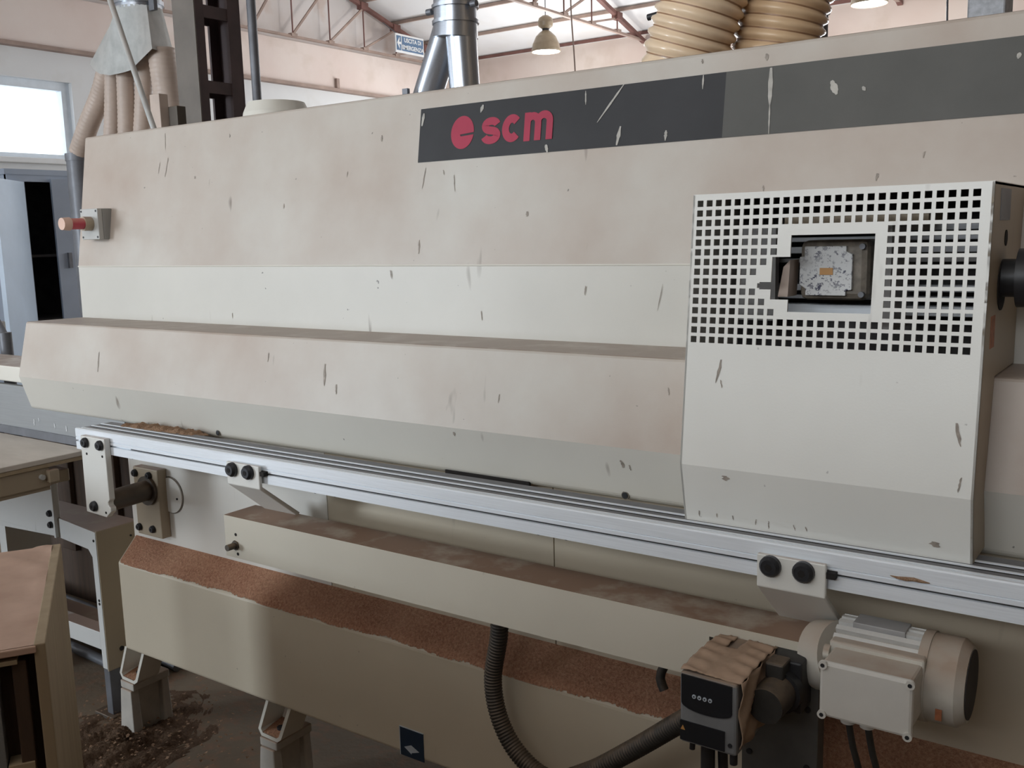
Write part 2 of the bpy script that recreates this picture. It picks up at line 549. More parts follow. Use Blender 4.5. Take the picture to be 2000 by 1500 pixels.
# gable wall (left): window openings, concrete tie beam, stained infill above
gable_windows = [(-3.4, -1.9), (-1.2, 0.6), (4.3, 6.14)]
WZ0, WZ1 = 2.24, 3.06
wl = MB()
wl.box(XW - 0.25, XW, YF, YB, 0, WZ0)
wl.box(XW - 0.25, XW, YF, YB, WZ1, 3.38)
ys = [YF] + [v for w in gable_windows for v in w] + [YB]
for a, b in zip(ys[::2], ys[1::2]):
    wl.box(XW - 0.25, XW, a, b, WZ0, WZ1)
wall_left = tag(wl.build('wall_left', 'wall_white'), 'white plastered gable wall with a bright window', 'wall', kind='structure')
MB().box(XW - 0.25, XW + 0.05, YF, YB, 3.38, 3.93).build('tie_beam', 'wall_pink', wall_left)
MB().prism([(YF, 3.93), (YB, 3.93), (YB, roof_z(YB)), (RIDGE_Y, roof_z(RIDGE_Y)), (YF, roof_z(YF))], XW - 0.2, XW).build('gable_infill', 'wall_stain', wall_left)
MB().box(XW, XW + 0.10, 2.9, YB - 0.02, 3.355, 3.395).build('ledge', 'rust_pale', wall_left)
MB().box(XW + 0.05, XW + 0.09, 10.05, 10.10, 3.40, 3.53).build('anchor_stub', 'rust_pale', wall_left)

def window_x(n, y0, y1, lab):
    """window in the gable wall"""
    f = MB()
    t = 0.09
    f.box(XW - 0.16, XW - 0.06, y0, y1, WZ1 - t, WZ1)
    f.box(XW - 0.16, XW - 0.06, y0, y1, WZ0, WZ0 + t * 0.7)
    f.box(XW - 0.16, XW - 0.06, y0, y0 + t, WZ0 + t * 0.7, WZ1 - t)
    f.box(XW - 0.16, XW - 0.06, y1 - t, y1, WZ0 + t * 0.7, WZ1 - t)
    w = tag(f.build('window_%d' % n, 'window_white'), lab, 'window', kind='structure')
    MB().box(XW - 0.12, XW - 0.112, y0 + t, y1 - t, WZ0 + t * 0.7, WZ1 - t).build('pane', 'glass', w)
    MB().box(XW - 0.06, XW + 0.12, y0 - 0.06, y1 + 0.06, WZ0 - 0.05, WZ0 + 0.005).build('window_sill', 'wall_white', w, bevel=0.008)
    return w
for i, (a, b) in enumerate(gable_windows):
    window_x(i + 1, a, b, ['first white window of the gable wall beyond the camera', 'second white window of the gable wall beside the camera',
                           'bright overexposed window with white frame left of the dust duct'][i])

# back wall: added low window band, hidden, to brighten roof and gable
wb_ = MB()
BZ0, BZ1 = 1.4, 2.6
added_back_windows = [(-9.0, -6.5), (-5.75, -3.25), (-2.5, 0.0)]
wb_.box(XW, XE, YB, YB + 0.25, 0, BZ0)
wb_.box(XW, XE, YB, YB + 0.25, BZ1, 4.05)
xs = [XW] + [v for w in added_back_windows for v in w] + [XE]
for a, b in zip(xs[::2], xs[1::2]):
    wb_.box(a, b, YB, YB + 0.25, BZ0, BZ1)
tag(wb_.build('wall_back', 'wall_pink'), 'pale pink back wall below the eaves', 'wall', kind='structure')

def window_y(n, x0, x1, z0, z1, y, sgn, lab):
    f = MB()
    t = 0.07
    ya, yb = sorted((y + sgn * 0.06, y + sgn * 0.15))
    f.box(x0, x1, ya, yb, z1 - t, z1)
    f.box(x0, x1, ya, yb, z0, z0 + t)
    f.box(x0, x0 + t, ya, yb, z0 + t, z1 - t)
    f.box(x1 - t, x1, ya, yb, z0 + t, z1 - t)
    f.box((x0 + x1) / 2 - t / 2, (x0 + x1) / 2 + t / 2, ya, yb, z0 + t, z1 - t)
    w = tag(f.build('window_%d' % n, 'window_white'), lab, 'window', kind='structure')
    ym = (ya + yb) / 2
    MB().box(x0 + t, (x0 + x1) / 2 - t / 2, ym - 0.004, ym + 0.004, z0 + t, z1 - t).build('pane', 'glass', w)
    MB().box((x0 + x1) / 2 + t / 2, x1 - t, ym - 0.004, ym + 0.004, z0 + t, z1 - t).build('pane', 'glass', w)
for i, (a, b) in enumerate(added_back_windows):
    window_y(4 + i, a, b, BZ0, BZ1, YB, 1, 'added unseen window of the back wall, number %s from the gable' % ['one', 'two', 'three'][i])

# front wall behind the camera with a high window band
FZ0, FZ1 = 2.3, 3.6
front_windows = [(-9.2, -6.4), (-5.9, -3.1), (-2.5, 1.1)]
wf = MB()
wf.box(XW, -7.0, YF - 0.25, YF, 0, 2.3)
wf.box(-5.6, XE, YF - 0.25, YF, 0, 2.3)
wf.box(XW, XE, YF - 0.25, YF, FZ1, 4.05)
xs = [XW] + [v for w in front_windows for v in w] + [XE]
for a, b in zip(xs[::2], xs[1::2]):
    wf.box(a, b, YF - 0.25, YF, FZ0, FZ1)
tag(wf.build('wall_front', 'wall_dark'), 'beige wall behind the camera with a high window band', 'wall', kind='structure')
d1 = tag(MB().box(-7.06, -6.97, YF - 0.2, YF + 0.03, 0, 2.22).box(-5.63, -5.54, YF - 0.2, YF + 0.03, 0, 2.22).box(-7.06, -5.54, YF - 0.2, YF + 0.03, 2.22, 2.3).build('door_1', 'window_white'), 'open workshop door behind the camera', 'door', kind='structure')
MB().box(-5.62, -5.57, YF - 1.4, YF - 0.02, 0.02, 2.2).build('door_leaf', 'cabinet', d1)
for i, (a, b) in enumerate(front_windows):
    window_y(7 + i, a, b, FZ0, FZ1, YF, -1, 'white window behind the camera, number %s from the gable' % ['one', 'two', 'three'][i])
tag(MB().prism([(YF, 0), (YB, 0), (YB, roof_z(YB)), (RIDGE_Y, roof_z(RIDGE_Y)), (YF, roof_z(YF))], XE, XE + 0.2).build('wall_right', 'wall_dark'),
    'beige end wall far to the right', 'wall', kind='structure')

tag(MB().box(-2.95, 3.2, -0.95, -0.80, 0, 1.57).build('wall_light_blocker', 'blocker_brown'), 'added half-height brown light blocker behind the camera', 'wall', kind='structure')  # added unseen slab, keeps window light off the lower casing

# roof with purlins
ceiling = tag(MB().prism([(YF - 0.3, roof_z(YF) - 0.087), (RIDGE_Y, roof_z(RIDGE_Y)), (YB + 0.3, roof_z(YB) - 0.087),
                          (YB + 0.3, roof_z(YB) + 0.02), (RIDGE_Y, roof_z(RIDGE_Y) + 0.12), (YF - 0.3, roof_z(YF) + 0.02)], XW - 0.3, XE + 0.3).build('ceiling', 'roof'),
              'white sheet roof seen from below between rusty purlins', 'ceiling', kind='structure')
MB().prism([(-2.5, roof_z(-2.5) - 0.03), (-1.4, roof_z(-1.4) - 0.03), (-1.4, roof_z(-1.4) - 0.012), (-2.5, roof_z(-2.5) - 0.012)], -3.0, 0.6).build('skylight_sheet', 'window_white', ceiling)
for k in range(12):
    for yy in (YB - 0.12 - 0.67 * k, YF + 0.12 + 0.67 * k):
        z = roof_z(yy) - 0.035
        MB().box(XW + 0.01, XE - 0.01, yy - 0.018, yy + 0.018, z - 0.012, z + 0.028).build('purlin', 'rust_pale' if k else 'rust', ceiling)

def truss(x, lab):
    t = empty('roof_truss', (x, RIDGE_Y, 3.9), lab, 'roof truss', 'steel roof trusses')
    w = 0.05
    MB().bar((x, YF + 0.02, 3.955), (x, YB - 0.02, 3.965), 0.045, 0.028).build('bottom_chord', 'rust_pale', t)
    top = lambda y: roof_z(y) - 0.115
    for a, b in ((YB - 0.05, RIDGE_Y), (YF + 0.05, RIDGE_Y)):
        MB().bar((x, a, top(a)), (x, b, top(b)), 0.06, 0.05).build('top_chord', 'rust', t)
    for s in (1, -1):
        e = YB if s > 0 else YF
        nodes = [e - s * (0.82 + 0.674 * k) for k in range(12)]
        for k, y in enumerate(nodes):
            MB().bar((x, y, 3.98), (x, y, top(y) - 0.02), 0.014).build('vertical_strut', 'rust', t)
            MB().box(x - 0.035, x + 0.035, y - 0.05, y + 0.05, 3.96, 4.0).build('gusset', 'rust_pale', t)
            MB().box(x - 0.045, x + 0.045, y - 0.07, y + 0.07, top(y) - 0.05, top(y) + 0.045).build('top_gusset', 'rust', t)
            if k:
                MB().bar((x, y, 3.99), (x, nodes[k - 1], top(nodes[k - 1]) - 0.03), 0.026).build('diagonal_strut', 'rust_pale', t)
    return t
truss(-9.86, 'rusty steel roof truss standing against the stained gable wall')
truss(-6.53, 'rusty steel roof truss beside the glowing pendant lamp')
truss(-3.10, 'steel roof truss whose end shows at the upper right corner')
truss(0.40, 'steel roof truss above the camera')
truss(3.80, 'steel roof truss nearest the far right end wall')

# pendant lamps
def pendant(x, y, z, lab, power):
    t = empty('pendant_lamp', (x, y, z), lab, 'lamp', 'high-bay pendant lamps')
    m = MB()
    prof = [(0.185, 0.0), (0.19, 0.02), (0.172, 0.10), (0.13, 0.19), (0.075, 0.245), (0.045, 0.265)]
    for (r0, z0), (r1, z1) in zip(prof, prof[1:]):
        m.cone((x, y, z + z0), (x, y, z + z1), r0, r1, 24, caps=False)
    m.build('reflector', 'lamp_dome', t)
    MB().cyl((x, y, z + 0.255), (x, y, z + 0.30), 0.045, 16).build('neck', 'black', t)
    m = MB()
    prof = [(0.05, 0.29), (0.092, 0.32), (0.10, 0.37), (0.085, 0.42), (0.04, 0.45), (0.002, 0.455)]
    for (r0, z0), (r1, z1) in zip(prof, prof[1:]):
        m.cone((x, y, z + z0), (x, y, z + z1), r0, r1, 20, caps=False)
    m.build('ballast_housing', 'lamp_dome', t)
    MB().cyl((x, y, z + 0.005), (x, y, z + 0.012), 0.178, 24).build('glowing_lens', 'lamp_glow', t)
    MB().cyl((x, y, z + 0.45), (x, y, roof_z(y) - 0.05), 0.006, 8).build('suspension_rod', 'pipe_grey', t)
    d = bpy.data.lights.new('lamp_light', 'POINT')
    d.energy = power
    d.shadow_soft_size = 0.15
    d.color = (1.0, 0.96, 0.9)
    o = bpy.data.objects.new('lamp_light', d)
    col.objects.link(o)
    o.parent = t
    o.location = (0, 0, -0.2)
    return t
pendant(-7.07, 11.0, 3.655, 'glowing dome pendant lamp hanging between two ducts', 60)
pendant(-3.0, 11.0, 3.64, 'lit pendant lamp cut off by the top edge right of the hoses', 60)
tag(MB().tube(catmull([(-5.44, 9.0, roof_z(9.0) - 0.06), (-5.46, 9.0, 4.4), (-5.468, 9.0, 3.66), (-5.43, 9.0, 3.02), (-5.42, 9.0, 2.3)], 0.1), 0.008, 8).build('hanging_cable', 'rust_pale'),
    'thin cable hanging from the roof right of the pendant lamp', 'cable')
tag(MB().tube(catmull([(-1.98, 9.0, roof_z(9.0) - 0.06), (-1.98, 9.0, 4.0), (-1.85, 9.0, 3.5), (-1.82, 9.0, 3.0), (-1.82, 9.0, 2.2)], 0.1), 0.009, 8).build('hanging_cable', 'pipe_grey'),
    'thin dark cable hanging near the upper right corner', 'cable')

# exit sign hung below the gable truss
sg = empty('exit_sign', (-9.56, 11.22, 3.955), 'blue and white emergency exit sign with left arrow', 'sign')
sx, sy0, sy1, sz0, sz1 = -9.56, 10.91, 11.535, 3.955, 4.215
MB().box(sx - 0.02, sx, sy0, sy1, sz0, sz1).build('sign_plate', 'sign_white', sg, bevel=0.004)
MB().box(sx, sx + 0.004, sy0 + 0.02, sy0 + 0.115, sz0 + 0.03, sz1 - 0.03).build('arrow_field', 'sign_blue', sg)
MB().box(sx, sx + 0.004, sy0 + 0.135, sy1 - 0.02, sz0 + 0.03, sz1 - 0.03).build('text_field', 'sign_blue', sg)
ar = MB()
yc, zc = sy0 + 0.067, (sz0 + sz1) / 2
ar.add([(sx + 0.007, yc - 0.042, zc), (sx + 0.007, yc + 0.012, zc - 0.085), (sx + 0.007, yc + 0.012, zc - 0.045), (sx + 0.007, yc - 0.008, zc),
        (sx + 0.007, yc + 0.012, zc + 0.045), (sx + 0.007, yc + 0.012, zc + 0.085)], [(0, 1, 2, 3), (0, 3, 4, 5)])
ar.box(sx + 0.004, sx + 0.008, yc - 0.01, yc + 0.042, zc - 0.016, zc + 0.016)
ar.build('arrow', 'sign_white', sg)
text_mesh('USCITA DI', 0.082, 'sign_white', 'lettering', sg, (sx + 0.006, (sy0 + 0.135 + sy1 - 0.02) / 2, 4.135), (0, 1, 0), (0, 0, 1), 0.002)
text_mesh('EMERGENZA', 0.082, 'sign_white', 'lettering', sg, (sx + 0.006, (sy0 + 0.135 + sy1 - 0.02) / 2, 4.035), (0, 1, 0), (0, 0, 1), 0.002)
for yy in (sy0 + 0.06, sy1 - 0.06):
    MB().bar((sx - 0.012, yy, sz1 - 0.01), (-9.84, yy, 4.40 if yy < 11.2 else 4.28), 0.012).build('hanger', 'pipe_grey', sg)

# ================================================================== COLUMN, PIPES, DUCTS BEHIND THE MACHINE
cl = empty('steel_column', (-3.40, 2.72, 0), 'dark brown battened steel column behind the machine hood', 'column')
cx0, cx1 = -3.470, -3.333
MB().box(cx0, cx1, 2.60, 2.613, 0, 6.3).build('front_flange', 'column_grey', cl)
MB().box(cx1 - 0.012, cx1 + 0.002, 2.605, 2.645, 0, 6.3).build('front_channel_lip', 'column', cl)
MB().box(cx0, cx0 + 0.012, 2.613, 2.645, 0, 6.3).build('front_channel_back', 'column', cl)
MB().box(cx0, cx1, 2.815, 2.830, 0, 6.3).build('rear_flange', 'column', cl)
MB().box(cx1 - 0.012, cx1 + 0.002, 2.765, 2.818, 0, 6.3).build('rear_channel_lip', 'column', cl)
MB().box(cx0, cx0 + 0.012, 2.77, 2.816, 0, 6.3).build('rear_channel_back', 'column', cl)
for k in range(20):
    z = 0.20 + 0.295 * k
    for xx in (cx1 - 0.012, cx0):
        MB().box(xx, xx + 0.012, 2.64, 2.77, z - 0.024, z + 0.024).build('batten', 'column', cl)
tag(MB().cyl((-3.055, 2.66, 0), (-3.075, 2.66, 5.5), 0.018, 14).build('vertical_pipe', 'pipe_grey'), 'slim grey pipe rising right beside the brown column', 'pipe')

# dust manifold with hoses
mf = empty('dust_manifold', (-4.4, 3.05, 0), 'grey cream dust collection manifold with a fan of beige hoses', 'duct')
rim = [(-4.706, 3.0, 2.260), (-4.679, 3.0, 2.230), (-4.624, 3.0, 2.203), (-4.538, 3.0, 2.186), (-4.428, 3.0, 2.187), (-4.364, 3.0, 2.191), (-4.178, 3.0, 2.270),
       (-4.282, 3.2, 2.278), (-4.45, 3.26, 2.275), (-4.70, 3.22, 2.265), (-4.745, 3.10, 2.262)]
tc = Vector((-4.400, 3.10))
m = MB()
low, high = [], []
nr = len(rim)
for i in range(nr):
    a, b = Vector(rim[i]), Vector(rim[(i + 1) % nr])
    for k in range(4):
        low.append(a.lerp(b, k / 4))
q = len(low)
cum = [0.0]
for i in range(q):
    cum.append(cum[-1] + (low[(i + 1) % q] - low[i]).length)
for i in range(q):
    t = math.radians(205) + 2 * math.pi * cum[i] / cum[-1]
    high.append(Vector((tc.x + 0.112 * math.cos(t), tc.y + 0.112 * math.sin(t), 2.500)))
m.add(low + high, [(i, (i + 1) % q, q + (i + 1) % q, q + i) for i in range(24)], True)
m.add(low + high, [(i, (i + 1) % q, q + (i + 1) % q, q + i) for i in range(24, q)], True)
m.build('manifold_hood', 'duct_cream', mf)
cen = sum(low, Vector()) / q
MB().add([Vector((cen.x + (p.x - cen.x) * 0.86, cen.y + (p.y - cen.y) * 0.86, 2.275)) for p in low], [tuple(range(q))]).build('hood_underside', 'dark_in', mf)
MB().cyl((tc.x, tc.y, 2.49), (tc.x, tc.y, 4.6), 0.112, 28).build('riser_duct', 'galv', mf)
MB().cyl((tc.x, tc.y, 2.515), (tc.x, tc.y, 2.535), 0.121, 28).build('clamp_ring', 'galv', mf)
for s in (-1, 1):
    MB().box(tc.x + s * 0.145 - 0.02, tc.x + s * 0.145 + 0.02, tc.y - 0.03, tc.y - 0.01, 2.47, 2.52).build('clamp_latch', 'pipe_grey', mf)
hs_ = [((-4.700, 3.1, 2.25), (-5.040, 3.1, 1.84), 0.055), ((-4.640, 3.09, 2.24), (-4.857, 3.09, 1.3), 0.046), ((-4.60, 3.17, 2.24), (-4.80, 3.17, 1.3), 0.040),
       ((-4.525, 3.08, 2.24), (-4.665, 3.08, 1.3), 0.046), ((-4.45, 3.13, 2.26), (-4.61, 3.13, 1.3), 0.040), ((-4.385, 3.10, 2.28), (-4.60, 3.10, 1.3), 0.047), ((-4.245, 3.10, 2.29), (-4.20, 3.10, 1.3), 0.070)]
for top, end, r in hs_:
    a, b = Vector(top), Vector(end)
    ribbed([a, a.lerp(b, 0.3) + Vector((0, 0.01, 0)), a.lerp(b, 0.65), b], r, 0.022, 0.003, 14, 3).build('flexible_hose', 'beige_hose', mf)
sp = tag(MB().cyl((-5.055, 3.10, 0), (-5.055, 3.10, 1.82), 0.060, 20).build('steel_pipe', 'pipe_grey'), 'dark blue-grey steel pipe standing behind the hood left end', 'pipe')
MB().cyl((-5.055, 3.10, 1.80), (-5.055, 3.10, 1.84), 0.064, 20).build('collar', 'pipe_grey', sp)
tag(MB().tube([(-3.42, 2.3, 2.35), (-3.2873, 2.2, 2.222), (-3.115, 2.2, 1.81), (-3.03, 2.2, 1.61), (-2.80, 2.21, 1.2), (-2.78, 2.21, 0.0)], 0.0105, 10).build('leaning_pole', 'duct_cream'),
    'thin pale pole slanting in front of the dust manifold', 'pole')
pl = [(-3.228, 2.33, 1.897, 0.058, 'pale pinkish wood plank standing upright beside the hoses'), (-3.165, 2.36, 1.850, 0.052, 'shorter brown board end standing between plank and column')]
for i, (x, y, zt, w, lab) in enumerate(pl):
    tag(MB().box(x - w / 2, x + w / 2, y - 0.02, y + 0.02, 0, zt).build('wood_plank', 'beige_hose' if i == 0 else 'rod', bevel=0.002), lab, 'plank')

# galvanised Y duct standing on the hood
yd = empty('branch_duct', (-1.56, 2.0, 1.66), 'galvanised Y-shaped branch duct rising from the hood top', 'duct')
MB().cyl((-1.552, 2.0, 1.86), (-1.552, 2.0, 4.2), 0.054, 28).build('riser', 'galv', yd)
MB().cone((-1.554, 2.0, 1.835), (-1.552, 2.0, 1.868), 0.057, 0.055, 28).build('crotch_collar', 'galv', yd)
MB().cone((-1.672, 2.0, 1.664), (-1.572, 2.0, 1.865), 0.037, 0.039, 24).build('left_leg', 'galv', yd)
MB().cone((-1.527, 2.0, 1.664), (-1.538, 2.0, 1.865), 0.038, 0.040, 24).build('right_leg', 'galv', yd)
for z in (1.868, 1.905):
    MB().cyl((-1.552, 2.0, z), (-1.552, 2.0, z + 0.008), 0.059, 28).build('ring_seam', 'galv', yd)
for s in (-1, 1):
    MB().cyl((-1.552 + s * 0.062, 1.985, 1.905), (-1.552 + s * 0.078, 1.985, 1.905), 0.008, 12).build('clamp_bolt', 'pipe_grey', yd)
MB().box(-1.685, -1.668, 1.94, 1.95, 1.662, 1.720).build('clamp_tab', 'pipe_grey', yd)
# big ribbed suction hoses
def big_hose(ctrl, r, mat, lab):
    t = empty('suction_hose', ctrl[0], lab, 'hose', 'large ribbed suction hoses')
    pitch = 0.0225
    pts = catmull(ctrl, pitch / 6)
    rad = [r - 0.010 * abs(math.cos(math.pi * i / 6)) ** 3 for i in range(len(pts))]
    MB().tube(pts, rad, 40).build('hose_wall', mat, t)
    for i in range(0, len(pts) - 1, 6):
        d = (pts[i + 1] - pts[i]).normalized()
        MB().cyl(pts[i] - d * 0.0012, pts[i] + d * 0.0012, r - 0.0075, 32).build('wire_ring', 'pu_wire', t)
    return t
big_hose([(-0.865, 1.855, 1.664), (-0.855, 1.85, 1.70), (-0.820, 1.85, 1.80), (-0.78, 1.87, 1.95), (-0.74, 1.95, 2.2), (-0.74, 2.1, 2.6)], 0.087, 'pu_hose',
         'left of two large beige ribbed suction hoses on the hood')
big_hose([(-0.718, 1.965, 1.664), (-0.713, 1.96, 1.70), (-0.689, 1.96, 1.80), (-0.648, 1.98, 1.95), (-0.58, 2.05, 2.2), (-0.54, 2.2, 2.6)], 0.088, 'pu_hose_dark',
         'right and darker of two large ribbed suction hoses on the hood')
tag(MB().cyl((-1.02, 2.2, 1.86), (-0.98, 2.2, 2.9), 0.055, 20).cone((-1.045, 2.2, 1.80), (-1.02, 2.2, 1.865), 0.02, 0.055, 20).cyl((-1.12, 2.2, 1.855), (-1.02, 2.2, 1.865), 0.008, 8).cyl((-1.045, 2.2, 1.662), (-1.045, 2.2, 1.81), 0.02, 12).build('dark_hose_fitting', 'black'),
    'black hose fitting behind the left suction hose', 'fitting')
tag(MB().cyl((-0.690, 2.13, 1.662), (-0.690, 2.13, 1.80), 0.025, 16).cyl((-0.690, 2.13, 1.788), (-0.690, 2.13, 1.80), 0.029, 16).build('grey_stub_pipe', 'pipe_grey'),
    'grey stub pipe beside the right suction hose', 'pipe')
gb = empty('galvanised_box', (-0.407, 2.45, 1.661), 'galvanised box standing at the upper right corner', 'box')
MB().box(-0.445, -0.369, 2.4, 2.5, 1.661, 1.98).build('box_body', 'galv_dull', gb, bevel=0.004)
MB().box(-0.450, -0.364, 2.395, 2.505, 1.97, 1.99).build('lid', 'galv', gb)

# cabinet by the gable
cb = empty('steel_cabinet', (-8.2, 4.6, 0), 'blue-grey steel cabinet with an open door and dark inside', 'cabinet')
MB().box(-8.7, -8.66, 4.26, 5.3, 0.02, 1.95).build('back_panel', 'dark_in', cb)
MB().box(-8.7, -8.0, 4.26, 4.30, 0.02, 1.95).build('side_panel', 'cabinet', cb)
MB().box(-8.7, -8.0, 5.26, 5.30, 0.02, 1.95).build('side_panel', 'cabinet', cb)
MB().box(-8.72, -7.98, 4.24, 5.32, 1.93, 1.975).build('top_panel', 'cabinet', cb)
MB().box(-8.7, -8.0, 4.26, 5.30, 0.0, 0.08).build('plinth', 'cabinet', cb)
MB().box(-8.03, -7.99, 4.26, 5.30, 1.875, 1.95).build('front_header', 'cabinet', cb)
MB().box(-8.03, -7.99, 4.37, 4.405, 0.08, 1.875).build('door_frame', 'cabinet', cb)
MB().hull8([(-8.0, 4.63, 0.08), (-7.96, 4.62, 0.08), (-7.93, 5.28, 0.08), (-7.97, 5.28, 0.08)], [(-8.0, 4.63, 1.90), (-7.96, 4.62, 1.90), (-7.93, 5.28, 1.90), (-7.97, 5.28, 1.90)]).build('closed_door', 'cabinet', cb)
MB().box(-7.955, -7.93, 4.70, 4.73, 1.15, 1.28).build('door_handle', 'pipe_grey', cb)
MB().hull8([(-8.0, 4.37, 0.08), (-7.97, 4.39, 0.08), (-7.55, 3.93, 0.08), (-7.58, 3.91, 0.08)], [(-8.0, 4.37, 1.87), (-7.97, 4.39, 1.87), (-7.55, 3.93, 1.87), (-7.58, 3.91, 1.87)]).build('open_door', 'cabinet_lit', cb)
for z in (0.7, 1.25):
    MB().box(-8.66, -8.1, 4.30, 5.26, z, z + 0.02).build('shelf', 'dark_in', cb)

# small clutter past the hood end
lv = empty('control_lever', (-3.6, 1.75, 0), 'dark lever arm slanting at the left image edge', 'lever')
MB().tube([(-4.05, 1.98, 1.33), (-3.72, 1.86, 1.225), (-3.45, 1.74, 1.115), (-3.30, 1.70, 1.04)], 0.014, 10).build('arm', 'pipe_grey', lv)
MB().cyl((-3.30, 1.70, 0), (-3.30, 1.70, 1.06), 0.02, 12).build('post', 'pipe_grey', lv)
sw = empty('small_switch_box', (-3.6, 1.80, 0), 'small pale switch box at the left image edge', 'box')
MB().box(-3.75, -3.60, 1.78, 1.86, 1.015, 1.075).build('box_body', 'white_frame', sw, bevel=0.004)
MB().cyl((-3.64, 1.80, 1.075), (-3.64, 1.80, 1.105), 0.022, 14).build('knob', 'black', sw)
MB().cyl((-3.68, 1.83, 0), (-3.68, 1.83, 1.016), 0.02, 12).build('post', 'pipe_grey', sw)

# ================================================================== THE EDGE BANDING MACHINE
mc = empty('edge_banding_machine', (-1.0, 1.9, 0), 'long cream edge banding machine with a red logo on a dark stripe', 'machine')
XR = 1.3                                    # machine runs on past the right image edge
# upper hood
T0, T1 = Vector((1.689, 1.661)), Vector((1.629, 1.286))      # sloped front face (y, z)
sl = (T1 - T0)
SL = sl.length
def on_hood(x, z, lift=0.0):
    t = (z - T0.y) / sl.y
    n = Vector((sl.y, -sl.x)).normalized()                   # outward (towards -Y)
    p = T0 + sl * t + n * lift
    return (x, p.x, p.y)
hood = MB().prism([(1.689, 1.661), (1.629, 1.286), (1.627, 1.134), (1.66, 1.05), (2.35, 1.05), (2.35, 1.661)], -2.708, XR).build('upper_hood', 'cream_hood', mc, bevel=0.006)

def hood_quad(x0, x1, z0, z1, lift, skew=0.0):
    return MB().add([on_hood(x0, z0, lift), on_hood(x1, z0, lift), on_hood(x1 + skew, z1, lift), on_hood(x0 + skew, z1, lift)], [(0, 1, 2, 3)])
hood_quad(-1.408, -0.702, 1.507, 1.622, 0.0012).build('dark_stripe', 'band_dark', hood, label='charcoal stripe carrying the red logo')
hood_quad(-0.702, XR, 1.507, 1.622, 0.0012).build('grey_stripe', 'band_grey', hood, label='mid grey stripe continuing to the right')

def strokes(polys, width, name, parent, mat, lift=0.002):
    """letter drawn as thick ribbons on the hood slope; polys of (x, z)"""
    m = MB()
    r = width / 2
    for q, poly in enumerate(polys):
        lf = lift + 0.0004 * q
        pts = [Vector(a) for a in poly]
        k = len(pts)
        lft, rgt = [], []
        for i in range(k):
            d = (pts[min(i + 1, k - 1)] - pts[max(i - 1, 0)]).normalized()
            n = Vector((-d.y, d.x)) * r
            lft.append(on_hood(*(pts[i] + n), lf))
            rgt.append(on_hood(*(pts[i] - n), lf))
        m.add(lft + rgt, [(i, k + i, k + i + 1, i + 1) for i in range(k - 1)])
    return m.build(name, mat, parent)
def arc(cx, cz, rx, rz, a0, a1, n=18):
    return [(cx + rx * math.cos(math.radians(a0 + (a1 - a0) * i / n)), cz + rz * math.sin(math.radians(a0 + (a1 - a0) * i / n))) for i in range(n + 1)]
# round mark with a narrow slit
lm = MB()
ecx, ecz, erx, erz = -1.2885, 1.5625, 0.0305, 0.0345
up = arc(ecx, ecz, erx, erz, -2, 210, 30)
dn = arc(ecx, ecz, erx, erz, 210, 350, 24)
core = (ecx - 0.006, ecz - 0.004)
lm.add([on_hood(*p, 0.002) for p in up + [core]], [tuple(range(len(up) + 1))])
lm.add([on_hood(*p, 0.002) for p in dn + [(ecx - 0.004, ecz - 0.008), core]], [tuple(range(len(dn) + 2))])
lm.build('logo_mark', 'red_print', hood, label='red round mark with a slit')
W = 0.0172
cz_ = 1.5605
s_top = arc(-1.2135, cz_ + 0.0100, 0.0160, 0.0095, 12, 262, 18)
s_bot = arc(-1.2135, cz_ - 0.0100, 0.0168, 0.0098, 82, -168, 18)
strokes([s_top[:-1] + s_bot], W * 0.93, 'logo_letter', hood, 'red_print')
strokes([arc(-1.1605, cz_ + 0.0005, 0.0160, 0.0195, 42, 318, 26)], W, 'logo_letter', hood, 'red_print')
strokes([[(-1.1225, cz_ - 0.0285), (-1.1225, cz_ + 0.0285)], arc(-1.1095, cz_ + 0.0070, 0.0130, 0.0135, 165, 0, 14) + [(-1.0965, cz_ - 0.0285)],
         arc(-1.0825, cz_ + 0.0085, 0.0140, 0.0130, 178, 0, 14) + [(-1.0685, cz_ - 0.0285)]], W * 0.88, 'logo_letter', hood, 'red_print')
# scrape marks on the stripe
sc = MB()
for (xa, za, xb, zb2, w) in [(-0.9065, 1.622, -0.9601, 1.5551, 0.0022), (-0.9079, 1.544, -0.914, 1.509, 0.0038), (-0.8119, 1.5287, -0.8125, 1.510, 0.003), (-0.7453, 1.621, -0.7452, 1.596, 0.0018),
                             (-0.620, 1.6193, -0.618, 1.556, 0.0042), (-0.618, 1.56, -0.616, 1.505, 0.0014), (-0.5141, 1.5861, -0.504, 1.5625, 0.0055), (-1.2376, 1.6154, -1.2431, 1.600, 0.0035),
                             (-1.0749, 1.5217, -1.070, 1.506, 0.0035), (-0.9902, 1.6183, -0.9881, 1.5917, 0.0016), (-1.398, 1.612, -1.402, 1.585, 0.0035), (-0.463, 1.571, -0.458, 1.564, 0.003),
                             (-0.235, 1.597, -0.237, 1.588, 0.003)]:
    a, b = Vector((xa, za)), Vector((xb, zb2))
    n = Vector((-(b - a).y, (b - a).x)).normalized()
    k = 8
    lft, rgt = [], []
    for i in range(k + 1):
        t = i / k
        ww = w * (0.25 + 0.75 * math.sin(math.pi * min(1, 0.08 + t * 0.9))) * (0.75 + 0.5 * random.random())
        p = a.lerp(b, t)
        lft.append(on_hood(*(p - n * ww), 0.0022))
        rgt.append(on_hood(*(p + n * ww), 0.0022))
    sc.add(lft + rgt, [(i, i + 1, k + 2 + i, k + 1 + i) for i in range(k)])
sc.build('scrape_marks', 'scrape', hood, kind='stuff', label='pale scratches on the dark stripe')
